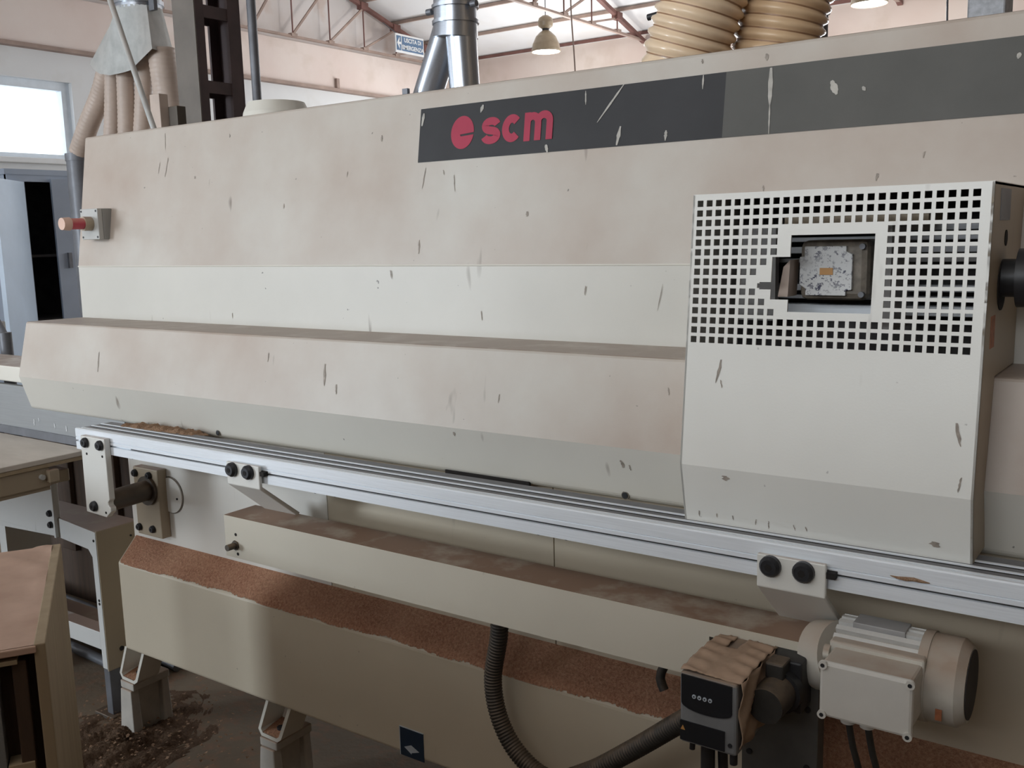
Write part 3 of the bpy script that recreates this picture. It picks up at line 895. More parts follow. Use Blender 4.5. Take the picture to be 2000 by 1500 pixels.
# drips and smudges on the hood slope and the vertical strip
dm = MB()
def drip(m, fn, x, z, L, w):
    k = 6
    lft, rgt = [], []
    dx = random.uniform(-0.25, 0.25) * L
    for i in range(k + 1):
        t = i / k
        ww = 0.55 * w * (0.3 + math.sin(math.pi * (0.15 + 0.8 * t))) * random.uniform(0.6, 1.3)
        px = x + dx * t + random.uniform(-0.3, 0.3) * w
        lft.append(fn(px - ww, z - L * t))
        rgt.append(fn(px + ww, z - L * t))
    m.add(lft + rgt, [(i, k + 1 + i, k + 2 + i, i + 1) for i in range(k)])
slope_fn = lambda x, z: on_hood(x, z, 0.0008)
for (x, z, L, w) in [(-2.32, 1.642, 0.045, 0.0018), (-2.30, 1.575, 0.050, 0.0025), (-2.335, 1.565, 0.03, 0.0018), (-2.18, 1.520, 0.007, 0.0035), (-1.83, 1.435, 0.012, 0.0025),
                     (-1.385, 1.495, 0.045, 0.0018), (-1.305, 1.475, 0.035, 0.0015), (-1.335, 1.487, 0.01, 0.0015), (-1.11, 1.392, 0.010, 0.005), (-1.39, 1.34, 0.03, 0.003), (-0.63, 1.645, 0.012, 0.004),
                     (-0.43, 1.43, 0.012, 0.003), (-0.62, 1.42, 0.010, 0.002), (-1.62, 1.50, 0.012, 0.002), (-2.05, 1.62, 0.008, 0.002), (-1.52, 1.575, 0.014, 0.003), (-0.36, 1.46, 0.01, 0.0025),
                     (-0.75, 1.650, 0.008, 0.003)]:
    drip(dm, slope_fn, x, z, L, w)
vert_fn = lambda x, z: (x, 1.6265, z)
for (x, z, L, w) in [(-1.47, 1.275, 0.02, 0.0022), (-0.965, 1.245, 0.018, 0.0018), (-2.02, 1.165, 0.014, 0.002), (-0.80, 1.25, 0.05, 0.0010), (-1.22, 1.19, 0.02, 0.0015)]:
    drip(dm, vert_fn, x, z, L, w)
M['drip'] = plain('dark_drip', (0.30, 0.26, 0.22), 0.7, var=0.3, nscale=80)
dm.build('drip_marks', 'drip', hood, kind='stuff', label='dark smudges and drips on the cream hood')
MB().prism([(1.6288, 1.2870), (1.6276, 1.2850), (1.6288, 1.2830)], -2.706, XR).build('fold_line', 'cream', hood)

# round cap on the hood top
MB().cone((-2.00, 1.80, 1.655), (-2.00, 1.80, 1.675), 0.090, 0.086, 28).cone((-2.00, 1.80, 1.675), (-2.00, 1.80, 1.702), 0.086, 0.074, 28).build('round_cap', 'cream', hood, label='round cream cap on the hood top')

# lower hood
lo_prof = [(1.640, 1.1345), (1.456, 1.137), (1.418, 0.985), (1.445, 0.892), (1.455, 0.886), (1.640, 0.886)]
lower = MB().prism(lo_prof, -2.708, XR).build('lower_hood', 'cream_hood', mc, bevel=0.005)
def on_low(x, z, lift=0.0008):
    y = 1.418 + (0.985 - z) / 0.093 * 0.027
    return (x, y - lift, z - lift * 0.3)
def on_low_up(x, z, lift=0.0008):
    y = 1.418 + (z - 0.985) / 0.152 * 0.038
    return (x, y - lift, z + lift * 0.2)
MB().box(-1.183, -0.984, 1.4430, 1.4500, 0.8795, 0.8925).build('black_slot', 'hole', lower, label='black slot at the lower hood edge')
for x, z in ((-1.8716, 0.8995), (-0.7818, 0.8953)):
    p = on_low(x, z)
    MB().cyl((p[0], p[1] + 0.004, p[2]), (p[0], p[1] - 0.003, p[2]), 0.0055, 14).build('hole_plug', 'bolt', lower)
    MB().cyl((p[0], p[1] + 0.004, p[2]), (p[0], p[1] - 0.001, p[2]), 0.0075, 14).build('plug_rim', 'jbox_rim', lower)
dl = MB()
for (x, z, L, w) in [(-1.50, 1.085, 0.045, 0.0045), (-1.46, 1.045, 0.02, 0.003), (-1.04, 1.055, 0.016, 0.002), (-2.33, 1.07, 0.05, 0.003), (-1.68, 1.10, 0.02, 0.002), (-0.70, 1.09, 0.012, 0.002)]:
    drip(dl, on_low_up, x, z, L, w)
for (x, z, L, w) in [(-1.14, 0.977, 0.008, 0.004), (-0.78, 0.962, 0.014, 0.004), (-0.765, 0.955, 0.01, 0.002)]:
    drip(dl, on_low, x, z, L, w)
dl.build('drip_marks', 'drip', lower, kind='stuff', label='dark smudges on the lower hood')

# guard housing with punched grille
GX0, GX1 = -0.6280, -0.2140
G0, G1, G2 = Vector((1.382, 1.399)), Vector((1.335, 0.9925)), Vector((1.354, 0.899))
def on_guard(x, z, lift=0.0):
    a, b = (G0, G1) if z >= G1.y else (G1, G2)
    t = (z - a.y) / (b.y - a.y)
    p = a.lerp(b, t)
    return (x, p.x - lift, p.y)
cols_, rows_ = 27, 15
px_, pz_ = (0.6160 - 0.2343) / 26, (1.3860 - 1.1835) / 14
hw, hh = 0.0047, 0.0047
cxs = [-0.6160 + px_ * i for i in range(cols_)]
czs = [1.3860 - pz_ * i for i in range(rows_)]
left_end = {3: 8, 4: 8, 5: 8, 6: 7, 7: 6, 8: 5, 9: 6, 10: 7, 11: 8}
def is_hole(c, r):
    if r < 3 or r > 11: return True
    return c <= left_end[r] or c >= 19
open_rects = [(-0.4738, -0.3577, 1.2281, 1.3366), (-0.5000, -0.4738, 1.2453, 1.3060), (-0.5170, -0.5000, 1.2595, 1.2702), (-0.5205, -0.5170, 1.2615, 1.2682)]
xb = sorted(set([GX0, GX1] + [round(c + s * hw, 5) for c in cxs for s in (-1, 1)] + [v for o in open_rects for v in o[:2]]))
zbk = sorted(set([G0.y, G1.y, G2.y] + [round(c + s * hh, 5) for c in czs for s in (-1, 1)] + [v for o in open_rects for v in o[2:]]))
hole_set = [(cxs[c] - hw, cxs[c] + hw, czs[r] - hh, czs[r] + hh) for c in range(cols_) for r in range(rows_) if is_hole(c, r)] + open_rects
gv, gf, vid = [], [], {}
def gvid(i, j):
    if (i, j) not in vid:
        vid[(i, j)] = len(gv)
        gv.append(on_guard(xb[i], zbk[j]))
    return vid[(i, j)]
for i in range(len(xb) - 1):
    xm = (xb[i] + xb[i + 1]) / 2
    hx = [h for h in hole_set if h[0] < xm < h[1]]
    for j in range(len(zbk) - 1):
        zm = (zbk[j] + zbk[j + 1]) / 2
        if any(h[2] < zm < h[3] for h in hx): continue
        gf.append((gvid(i, j), gvid(i + 1, j), gvid(i + 1, j + 1), gvid(i, j + 1)))
guard = MB().add(gv, gf).build('guard_housing', 'cream_guard', mc, label='cream guard with square punched grille and window opening')
so = guard.modifiers.new('thickness', 'SOLIDIFY')
so.thickness = 0.003
so.offset = -1
side = [(G0.x, G0.y), (G1.x, G1.y), (G2.x, G2.y), (1.445, 0.899), (1.415, 0.985), (1.454, 1.139), (1.625, 1.137), (1.627, 1.29), (1.646, 1.399)]
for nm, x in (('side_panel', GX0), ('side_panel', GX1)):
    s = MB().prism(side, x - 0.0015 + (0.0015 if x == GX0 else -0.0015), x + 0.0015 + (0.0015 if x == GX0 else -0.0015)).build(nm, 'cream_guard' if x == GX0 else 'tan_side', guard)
MB().box(GX0, GX1, G0.x + 0.001, 1.645, G0.y - 0.003, G0.y + 0.001).build('top_panel', 'cream_guard', guard)
MB().box(GX1, GX1 + 0.0008, 1.432, 1.512, 1.350, 1.392).build('side_label', 'pipe_grey', guard, label='grey label on the guard side')
MB().cyl((GX1 - 0.001, 1.488, 1.326), (GX1 + 0.001, 1.488, 1.326), 0.011, 16).build('side_hole', 'hole', guard)
MB().cyl((GX1 - 0.001, 1.47, 1.262), (GX1 + 0.0015, 1.47, 1.262), 0.034, 20).build('side_gap', 'hole', guard)
MB().cone((GX1, 1.475, 1.272), (GX1 + 0.022, 1.475, 1.272), 0.026, 0.026, 20).cone((GX1 + 0.02, 1.475, 1.272), (GX1 + 0.10, 1.475, 1.272), 0.040, 0.036, 24).build('hand_knob', 'black', guard, label='black hand knob on the guard side')
MB().box(GX1, GX1 + 0.0006, 1.40, 1.432, 1.182, 1.225).build('side_note', 'rust_label', guard)
dg_ = MB()
for (x, z, L, w) in [(-0.569, 1.155, 0.035, 0.003), (-0.569, 1.125, 0.012, 0.0016), (-0.555, 0.982, 0.008, 0.007), (-0.24, 1.09, 0.03, 0.003), (-0.26, 0.925, 0.008, 0.009), (-0.23, 1.02, 0.02, 0.002)] + [(-0.60 + 0.028 * k + random.uniform(-.006, .006), 0.918, random.uniform(0.006, 0.013), 0.0012) for k in range(7)]:
    drip(dg_, lambda a, b: on_guard(a, b, 0.0008), x, z, L, w)
dg_.build('drip_marks', 'drip', guard, kind='stuff', label='dark smudges on the guard')
# things behind the grille
jb = MB().box(-0.4835, -0.3828, 1.440, 1.52, 1.2398, 1.3275).build('junction_box', 'jbox_rim', mc, bevel=0.010, label='paint-chipped junction box behind the guard opening')
lid = [(-0.477, 1.262), (-0.477, 1.303), (-0.470, 1.303), (-0.470, 1.318), (-0.409, 1.318), (-0.409, 1.310), (-0.400, 1.306), (-0.4005, 1.2545), (-0.409, 1.2535), (-0.409, 1.246), (-0.468, 1.246), (-0.468, 1.256)]
lidx = [(x - 0.004, z + 0.001) for x, z in lid]
MB().prism_y(lidx, 1.434, 1.442).build('chipped_lid', 'speckled', jb, bevel=0.001)
MB().box(-0.4505, -0.4315, 1.4325, 1.4340, 1.2775, 1.2875).build('orange_label', 'orange', jb, label='small orange label in the middle of the lid')
for x, z in ((-0.391, 1.318), (-0.391, 1.249)):
    MB().cyl((x, 1.434, z), (x, 1.442, z), 0.0042, 14).build('screw', 'pipe_grey', jb)
for i, (z, h, mt) in enumerate([(1.343, 0.009, 'alu_dull'), (1.328, 0.007, 'alu_dull'), (1.312, 0.010, 'alu_dull'), (1.296, 0.006, 'grey_in'), (1.255, 0.010, 'alu_dull'), (1.240, 0.006, 'alu_dull'), (1.222, 0.014, 'alu')]):
    MB().box(-0.60, -0.225, 1.495 + 0.006 * (i % 2), 1.52, z - h / 2, z + h / 2).build('guide_rail', mt, mc, bevel=0.001)
MB().box(-0.588, -0.527, 1.46, 1.475, 1.205, 1.352).build('inner_plate', 'grey_in', mc)
MB().box(-0.625, -0.218, 1.555, 1.56, 1.145, 1.396).build('inner_backing', 'dark_in', mc)
MB().box(-0.50, -0.30, 1.42, 1.55, 1.352, 1.366).build('inner_shelf', 'tan_side', mc)
MB().box(-0.352, -0.342, 1.40, 1.55, 1.20, 1.35).build('inner_bracket', 'grey_in', mc)
MB().hull8([(-0.505, 1.41, 1.246), (-0.490, 1.41, 1.246), (-0.490, 1.45, 1.246), (-0.505, 1.45, 1.246)], [(-0.497, 1.41, 1.290), (-0.487, 1.41, 1.300), (-0.487, 1.45, 1.300), (-0.497, 1.45, 1.290)]).build('wedge_block', 'beige_hose', mc)

# body panels, cover disc
MB().box(-2.30, XR, 1.49, 2.25, 0.28, 0.95).build('machine_body', 'dark_in', mc)
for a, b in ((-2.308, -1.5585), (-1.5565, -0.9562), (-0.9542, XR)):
    bp_ = MB().box(a, b, 1.48, 1.492, 0.545, 0.93).build('body_panel', 'cream_panel' if a < -2.2 else 'cream_low', mc, bevel=0.001)  # right-hand panels get a darker paint that carries the shade there
    if a < -2.2:
        MB().cyl((-2.128, 1.481, 0.703), (-2.128, 1.4755, 0.703), 0.0465, 36).build('cover_disc', 'cream_panel', bp_, bevel=0.001)
        MB().cyl((-2.128, 1.481, 0.703), (-2.128, 1.4785, 0.703), 0.0495, 36).build('disc_rim', 'jbox_rim', bp_)
        MB().cyl((-2.100, 1.476, 0.697), (-2.100, 1.474, 0.697), 0.003, 10).build('disc_screw', 'hole', bp_)
    for xs_ in ((a + 0.03), (b - 0.03)) if b < 0 else (a + 0.03,):
        MB().cyl((xs_, 1.481, 0.79), (xs_, 1.474, 0.79), 0.0085, 16).build('panel_bolt', 'bolt', bp_)
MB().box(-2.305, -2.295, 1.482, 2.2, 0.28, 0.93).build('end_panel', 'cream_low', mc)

# base casing
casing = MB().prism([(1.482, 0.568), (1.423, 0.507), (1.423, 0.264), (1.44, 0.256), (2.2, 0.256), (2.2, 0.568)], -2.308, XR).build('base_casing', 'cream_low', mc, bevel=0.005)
st = MB().box(-1.3165, -1.2515, 1.4215, 1.4235, 0.2585, 0.323).build('navy_sticker', 'navy', casing, label='navy blue sticker with a pale diamond')
MB().add([(-1.305, 1.421, 0.279), (-1.285, 1.421, 0.270), (-1.263, 1.421, 0.278), (-1.285, 1.421, 0.288)], [(0, 1, 2, 3)]).add([(-1.305, 1.421, 0.279), (-1.285, 1.421, 0.267), (-1.285, 1.421, 0.270)], [(0, 1, 2)]).build('diamond_print', 'pale_print', st)
for (x0, x1) in ((-2.3165, -1.252),):
    pass
MB().box(-1.3175, -1.3155, 1.4212, 1.4236, 0.2580, 0.3235).box(-1.3175, -1.2505, 1.4212, 1.4236, 0.3222, 0.3236).build('sticker_edge', 'pale_print', st)

def u_foot(dx):
    out, r = [], 0.014
    P0 = [(-2.325 + dx, 0.262), (-2.362 + dx, 0.176), (-2.352 + dx, 0.160), (-2.296 + dx, 0.158), (-2.282 + dx, 0.168), (-2.238 + dx, 0.262)]
    t = 0.0075
    inner = [(-2.316 + dx, 0.262), (-2.352 + dx, 0.178), (-2.347 + dx, 0.169), (-2.299 + dx, 0.167), (-2.290 + dx, 0.173), (-2.248 + dx, 0.262)]
    m = MB()
    n = len(P0)
    y0, y1 = 1.432, 1.50
    vs_ = []
    for y in (y0, y1):
        vs_ += [(x, y, z) for x, z in P0] + [(x, y, z) for x, z in inner]
    fs_ = []
    for i in range(n - 1):
        fs_ += [(i, i + 1, n + i + 1, n + i), (2 * n + i + 1, 2 * n + i, 3 * n + i, 3 * n + i + 1), (i + 1, i, 2 * n + i, 2 * n + i + 1), (n + i, n + i + 1, 3 * n + i + 1, 3 * n + i)]
    m.add(vs_, fs_)
    f = m.build('foot_bracket', 'cream', mc, label='pale bent U-shaped foot bracket')
    MB().cyl((-2.318 + dx, 1.465, 0.166), (-2.318 + dx, 1.465, 0.178), 0.010, 6).build('foot_bolt', 'bolt', f)
    MB().add([(-2.350 + dx, 1.433, 0.170), (-2.296 + dx, 1.433, 0.168), (-2.292 + dx, 1.499, 0.176), (-2.352 + dx, 1.499, 0.180)], [(0, 1, 2, 3)]).build('foot_dust', 'sawdust', f)
u_foot(0.0)
u_foot(0.572)
u_foot(1.9)
def h_block(x, lab):
    t = empty('support_block', (x, 1.48, 0), lab, 'block', 'pale support blocks under the machine feet')
    def flange(y0, y1):
        return MB().hull8([(x - 0.036, y0, 0), (x + 0.028, y0, 0), (x + 0.028, y1, 0), (x - 0.036, y1, 0)], [(x - 0.026, y0 + 0.004, 0.135), (x + 0.022, y0 + 0.004, 0.135), (x + 0.022, y1 - 0.002, 0.135), (x - 0.026, y1 - 0.002, 0.135)])
    flange(1.422, 1.452).build('front_flange', 'concrete_block', t, bevel=0.003)
    flange(1.520, 1.548).build('rear_flange', 'concrete_block', t, bevel=0.003)
    MB().box(x - 0.024, x + 0.006, 1.445, 1.525, 0, 0.146).build('web', 'concrete_block', t)
    MB().box(x - 0.030, x + 0.030, 1.430, 1.545, 0.135, 0.157).build('cap', 'concrete_block', t, bevel=0.003)
h_block(-2.330, 'pale block standing under the first machine foot by the table')
h_block(-1.755, 'pale block under the second machine foot at the bottom edge')
h_block(-0.425, 'pale block under the third machine foot below the motor')

# aluminium guide rail
rp = [(1.300, 0.8495), (1.300, 0.8685), (1.307, 0.8690), (1.307, 0.8725), (1.300, 0.8730), (1.300, 0.8790), (1.302, 0.8800), (1.300, 0.8815), (1.300, 0.9000), (1.302, 0.9020),
      (1.309, 0.9020), (1.309, 0.8900), (1.317, 0.8900), (1.317, 0.9006), (1.322, 0.9006), (1.324, 0.8990), (1.336, 0.8990), (1.336, 0.8890), (1.343, 0.8890), (1.343, 0.9006), (1.348, 0.9006), (1.350, 0.8990),
      (1.362, 0.8990), (1.362, 0.8890), (1.369, 0.8890), (1.369, 0.9006), (1.374, 0.9006), (1.376, 0.8990), (1.40, 0.8990), (1.40, 0.8495)]
rail = MB().prism(rp, -2.240, XR).build('guide_rail_profile', 'alu', mc, label='long aluminium guide rail with grooved top')
MB().box(-2.235, XR, 1.398, 1.462, 0.868, 0.880).build('rail_back_strip', 'box_white', rail)
for y0, y1 in ((1.3088, 1.3172), (1.3358, 1.3432), (1.3618, 1.3692)):
    MB().box(-2.2395, XR, y0, y1, 0.8895, 0.8990).build('groove_strip', 'hole', rail)
for y0, y1 in ((1.3245, 1.3359), (1.3505, 1.3619), (1.3765, 1.3995)):
    MB().box(-2.2395, XR, y0, y1, 0.8980, 0.8998).build('dull_strip', 'rail_grey', rail)
MB().box(-2.02, XR, 1.305, 1.3072, 0.8692, 0.8724).build('front_groove', 'dark_in', rail)
MB().tube([(-0.305 + 0.010 * i, 1.2995, 0.884 + random.uniform(-0.001, 0.001)) for i in range(6)], [0.0005, 0.002, 0.003, 0.0028, 0.0022, 0.0005], 8).build('glue_smear', 'sawdust_tan', rail)

def bolt(parent, x, y, z, r, h, name='bolt', mat='bolt'):
    m = MB().cone((x, y, z), (x, y - h * 0.55, z), r, r * 0.98, 20).cone((x, y - h * 0.55, z), (x, y - h, z), r * 0.98, r * 0.72, 20)
    b = m.build(name, mat, parent)
    MB().cyl((x, y - h + 0.0005, z), (x, y - h - 0.0006, z), r * 0.36, 6).build('hex_socket', 'hole', parent)
    return b

# end support plate, rod and flange
plate = MB().prism_y([(-2.193, 0.891), (-2.093, 0.891), (-2.093, 0.742), (-2.100, 0.735), (-2.100, 0.728), (-2.091, 0.722), (-2.091, 0.713), (-2.112, 0.696), (-2.196, 0.699)], 1.284, 1.2995).build('end_support_plate', 'cream_guard', mc, bevel=0.002, label='pale end plate bolted to the rail')
bolt(plate, -2.1822 + 0.012, 1.284, 0.8755, 0.0125, 0.010)
bolt(plate, -2.1134 + 0.004, 1.284, 0.8745, 0.0125, 0.010)
bolt(plate, -2.1570, 1.284, 0.7185, 0.0130, 0.010)
for x, z in ((-2.171, 0.8475), (-2.106, 0.8475), (-2.112, 0.708)):
    MB().cyl((x, 1.2845, z), (x, 1.2833, z), 0.0032, 12).build('screw_hole', 'hole', plate)
MB().cyl((-2.172, 1.298, 0.716), (-2.186, 1.462, 0.716), 0.0265, 28).build('support_rod', 'rod', mc, label='dusty brown support rod')
fl = MB().box(-2.247, -2.142, 1.452, 1.4795, 0.589, 0.772).build('flange_plate', 'tan_side', mc, bevel=0.003)
MB().cyl((-2.186, 1.4525, 0.7145), (-2.186, 1.444, 0.7145), 0.0385, 28).build('rod_collar', 'rod', fl)
for x, z in ((-2.236, 0.755), (-2.176, 0.755), (-2.236, 0.609), (-2.178, 0.611)):
    bolt(fl, x, 1.452, z, 0.010, 0.009)

# bent brackets that carry the beam
def bracket(x0, x1, lab):
    t = 0.006
    prof = [(1.294, 0.8885), (1.294, 0.8435), (1.392, 0.7640), (1.383, 0.7590), (1.286, 0.8400), (1.286, 0.8885)]
    b = MB().prism(prof, x0, x1).build('rail_bracket', 'cream_guard', mc, bevel=0.002, label=lab)
    w = x1 - x0
    r = 0.0155
    bolt(b, x0 + 0.021, 1.286, 0.8735, r, 0.012)
    bolt(b, x1 - 0.030, 1.286, 0.8735, r, 0.012)
    MB().box(x1 - 0.004, x1 + 0.012, 1.288, 1.300, 0.868, 0.877).build('spacer', 'hole', b)
    return b
bracket(-1.6510, -1.5490, 'bent cream bracket on the left of the beam')
bracket(-0.4850, -0.3865, 'bent cream bracket on the right above the motor')

# beam
beam = MB().prism_y([(-1.69, 0.67), (-0.563, 0.67), (-0.563, 0.7395), (-0.432, 0.7395), (-0.432, 0.722), (-0.404, 0.722), (-0.404, 0.762), (-1.69, 0.762)], 1.300, 1.304).box(-1.690, -0.563, 1.304, 1.388, 0.670, 0.762).box(-0.563, -0.404, 1.318, 1.388, 0.670, 0.762).box(-0.563, -0.404, 1.304, 1.318, 0.757, 0.762).build('cross_beam', 'beam', mc, label='long cream box beam below the rail')
MB().cyl((-1.656, 1.302, 0.699), (-1.656, 1.296, 0.699), 0.011, 6).cyl((-1.656, 1.300, 0.699), (-1.656, 1.276, 0.699), 0.007, 14).build('threaded_stud', 'rod', beam)
for x, z in ((-1.654, 0.723), (-1.651, 0.680)):
    MB().cyl((x, 1.3005, z), (x, 1.2992, z), 0.0035, 12).build('screw_hole', 'hole', beam)
MB().cyl((-0.418, 1.3005, 0.7285), (-0.418, 1.2985, 0.7285), 0.0048, 14).build('tab_screw', 'bolt', beam)
MB().box(-0.561, -0.434, 1.3165, 1.3178, 0.672, 0.739).build('beam_opening', 'hole', beam)

# dark plate with inverter and switch
mp = MB().box(-0.512, -0.402, 1.306, 1.311, 0.535, 0.742).box(-0.404, -0.398, 1.306, 1.335, 0.535, 0.752).build('mounting_plate', 'plate_dark', mc, bevel=0.001)
for x, z in ((-0.413, 0.660), (-0.413, 0.57), (-0.50, 0.57)):
    MB().cyl((x, 1.3065, z), (x, 1.304, z), 0.0045, 12).build('plate_screw', 'bolt', mp)
inv = MB().box(-0.542, -0.459, 1.152, 1.300, 0.646, 0.749).build('frequency_inverter', 'grey_drive', mc, bevel=0.004, label='grey frequency inverter with a black keypad face')
MB().prism_y([(-0.5385, 0.7465), (-0.4655, 0.7455), (-0.4655, 0.706)] + [(-0.5020 + 0.0365 * math.cos(math.radians(a)), 0.706 - 0.0105 * math.sin(math.radians(a))) for a in range(15, 180, 15)] + [(-0.5385, 0.706)], 1.150, 1.1535).build('black_panel', 'drive_face', inv)
MB().box(-0.5405, -0.4755, 1.150, 1.1535, 0.6505, 0.679).build('lower_cover', 'drive_face', inv)
for k in range(4):
    x = -0.5195 + 0.0078 * k
    MB().cone((x, 1.1505, 0.7185), (x, 1.1490, 0.7185), 0.0031, 0.0028, 14).build('white_button', 'pale_print', inv)
    MB().cyl((x, 1.1492, 0.7185), (x, 1.1486, 0.7185), 0.0012, 8).build('button_mark', 'drive_face', inv)
MB().add([(-0.5395, 1.1495, 0.666), (-0.5325, 1.1495, 0.666), (-0.536, 1.1495, 0.673)], [(0, 1, 2)]).build('warning_triangle', 'orange', inv)
MB().cyl((-0.468, 1.153, 0.661), (-0.468, 1.1505, 0.661), 0.003, 12).build('cover_screw', 'bolt', inv)
# crumpled dusty film over the inverter top
fm = MB()
nx, ny = 26, 34
fv = []
random.seed(3)
for j in range(ny + 1):
    for i in range(nx + 1):
        x = -0.5425 + 0.0885 * i / nx
        y = 1.156 + 0.138 * j / ny
        ridge = 0.0022 * math.sin(j * 0.9 + i * 0.22) * (0.5 + 0.5 * math.sin(i * 0.35)) + random.uniform(-0.0008, 0.0008)
        fv.append((x, y, 0.7515 + max(-0.0015, ridge) + 0.004 * math.sin(math.pi * j / ny)))
ff = [(j * (nx + 1) + i, j * (nx + 1) + i + 1, (j + 1) * (nx + 1) + i + 1, (j + 1) * (nx + 1) + i) for j in range(ny) for i in range(nx)
      if not (j > ny * 0.66 and nx * 0.30 < i < nx * 0.48)]
fm.add(fv, ff, True)
sv, sf = [], []
for j in range(ny + 1):
    for k in range(13):
        z = 0.7515 - 0.095 * k / 12
        y = 1.156 + 0.138 * j / ny
        sv.append((-0.4545 + 0.003 * math.sin(k * 0.8 + j * 0.5) + random.uniform(-0.0006, 0.0006), y, z))
sf = [(j * 13 + k, j * 13 + k + 1, (j + 1) * 13 + k + 1, (j + 1) * 13 + k) for j in range(ny) for k in range(12)]
fm.add(sv, sf, True)
fw = fm.build('dusty_film', 'dust_wrap', inv, label='crumpled dusty film over the inverter')
fs_m = fw.modifiers.new('thickness', 'SOLIDIFY')
fs_m.thickness = 0.0012
MB().cyl((-0.512, 1.18, 0.647), (-0.512, 1.18, 0.59), 0.010, 12).cyl((-0.495, 1.19, 0.647), (-0.492, 1.19, 0.56), 0.007, 12).cyl((-0.528, 1.165, 0.647), (-0.529, 1.165, 0.632), 0.004, 10).build('cable_tail', 'black', inv)
MB().tube(catmull([(-0.512, 1.18, 0.60), (-0.508, 1.19, 0.5), (-0.50, 1.25, 0.40), (-0.52, 1.34, 0.34), (-0.58, 1.38, 0.26)], 0.02), 0.008, 10).build('supply_cable', 'black', inv)
MB().cyl((-0.470, 1.17, 0.646), (-0.470, 1.17, 0.625), 0.0055, 10).build('cable_gland', 'bolt', inv)

swt = MB().box(-0.462, -0.409, 1.262, 1.308, 0.672, 0.748).build('rotary_switch', 'black', mc, bevel=0.003, label='black rotary switch with a big round knob')
MB().box(-0.452, -0.426, 1.235, 1.268, 0.728, 0.752).build('switch_cover', 'hose_black', swt, bevel=0.003)
MB().cyl((-0.436, 1.262, 0.706), (-0.436, 1.245, 0.706), 0.031, 28).build('switch_collar', 'black', swt)
MB().cone((-0.437, 1.248, 0.706), (-0.437, 1.196, 0.706), 0.0265, 0.0245, 28).build('switch_knob', 'hose_black', swt)

# motor
motor = MB().cyl((-0.375, 1.318, 0.748), (-0.258, 1.318, 0.748), 0.042, 32).cyl((-0.404, 1.335, 0.735), (-0.372, 1.322, 0.745), 0.050, 32).build('electric_motor', 'motor_white', mc, label='pale electric motor with cooling fins')
for k in range(8):
    a = math.radians(58 + 14.5 * k)
    ln = (-0.372, -0.262)
    c, s_ = math.cos(a), math.sin(a)
    p = lambda r, off: (1.318 + r * c - off * s_, 0.748 + r * s_ + off * c)
    q_ = [p(0.040, -0.0044), p(0.0590, -0.0040), p(0.0590, 0.0040), p(0.040, 0.0044)]
    MB().prism(q_, ln[0], ln[1]).build('cooling_fin', 'motor_fin', motor)
MB().box(-0.352, -0.283, 1.30, 1.336, 0.7995, 0.8085).build('name_plate', 'grey_in', motor, bevel=0.001)
MB().cyl((-0.262, 1.318, 0.748), (-0.250, 1.318, 0.748), 0.0605, 36).build('end_shield', 'motor_white', motor, bevel=0.002)
MB().cone((-0.250, 1.318, 0.748), (-0.214, 1.318, 0.748), 0.0585, 0.0585, 36).cone((-0.214, 1.318, 0.748), (-0.203, 1.318, 0.748), 0.0585, 0.050, 36).build('fan_cover', 'motor_white', motor)
MB().cyl((-0.2035, 1.318, 0.748), (-0.2018, 1.318, 0.748), 0.046, 32).build('fan_grille', 'dark_in', motor)
MB().box(-0.2345, -0.2265, 1.2590, 1.2605, 0.716, 0.731).build('rust_red_label', 'rust_label', motor)
MB().box(-0.372, -0.25, 1.262, 1.30, 0.728, 0.792).build('box_pedestal', 'motor_white', motor, bevel=0.003)
tb = MB().box(-0.366, -0.252, 1.210, 1.268, 0.716, 0.784).build('terminal_box', 'motor_white', motor, bevel=0.004)
MB().prism_y([(-0.3655, 0.7875), (-0.2495, 0.7875), (-0.2495, 0.7120), (-0.3655, 0.7120)], 1.200, 1.211).build('terminal_lid', 'box_white', motor, bevel=0.004, label='cream terminal box lid')
for x, z in ((-0.361, 0.784), (-0.253, 0.7835), (-0.361, 0.7155), (-0.254, 0.7145)):
    MB().cyl((x, 1.202, z), (x, 1.197, z), 0.0058, 14).build('lid_lug', 'box_white', motor)
    MB().cyl((x, 1.1975, z), (x, 1.1964, z), 0.0028, 8).build('lid_screw', 'bolt', motor)
for x in (-0.337, -0.312):
    MB().cyl((x, 1.235, 0.718), (x, 1.235, 0.695), 0.0095, 14).build('cable_gland', 'box_white', motor)
    MB().tube(catmull([(x, 1.235, 0.70), (x + 0.006, 1.24, 0.66), (x + 0.012, 1.26, 0.60), (x - 0.01, 1.32, 0.50), (x - 0.05, 1.38, 0.36), (x - 0.1, 1.40, 0.25)], 0.015), 0.0045, 10).build('motor_cable', 'hose_black', motor)
MB().cyl((-0.378, 1.262, 0.775), (-0.370, 1.262, 0.775), 0.010, 14).build('flange_bolt', 'motor_white', motor)

# corrugated cable hose under the beam
ribbed([(-1.012, 1.375, 0.72), (-1.014, 1.378, 0.62), (-1.030, 1.375, 0.52), (-1.012, 1.37, 0.445), (-0.965, 1.365, 0.390), (-0.895, 1.36, 0.368), (-0.815, 1.36, 0.408), (-0.735, 1.36, 0.470), (-0.655, 1.35, 0.540), (-0.585, 1.33, 0.605), (-0.545, 1.325, 0.66)], 0.0175, 0.0062, 0.0022, 18, 4).build('corrugated_hose', 'hose_black', mc, label='black corrugated cable hose in a loop')
MB().tube(catmull([(-0.640, 1.385, 0.66), (-0.668, 1.38, 0.645), (-0.682, 1.375, 0.615), (-0.672, 1.372, 0.590)], 0.01), 0.008, 10).build('cable_loop', 'hose_black', mc)

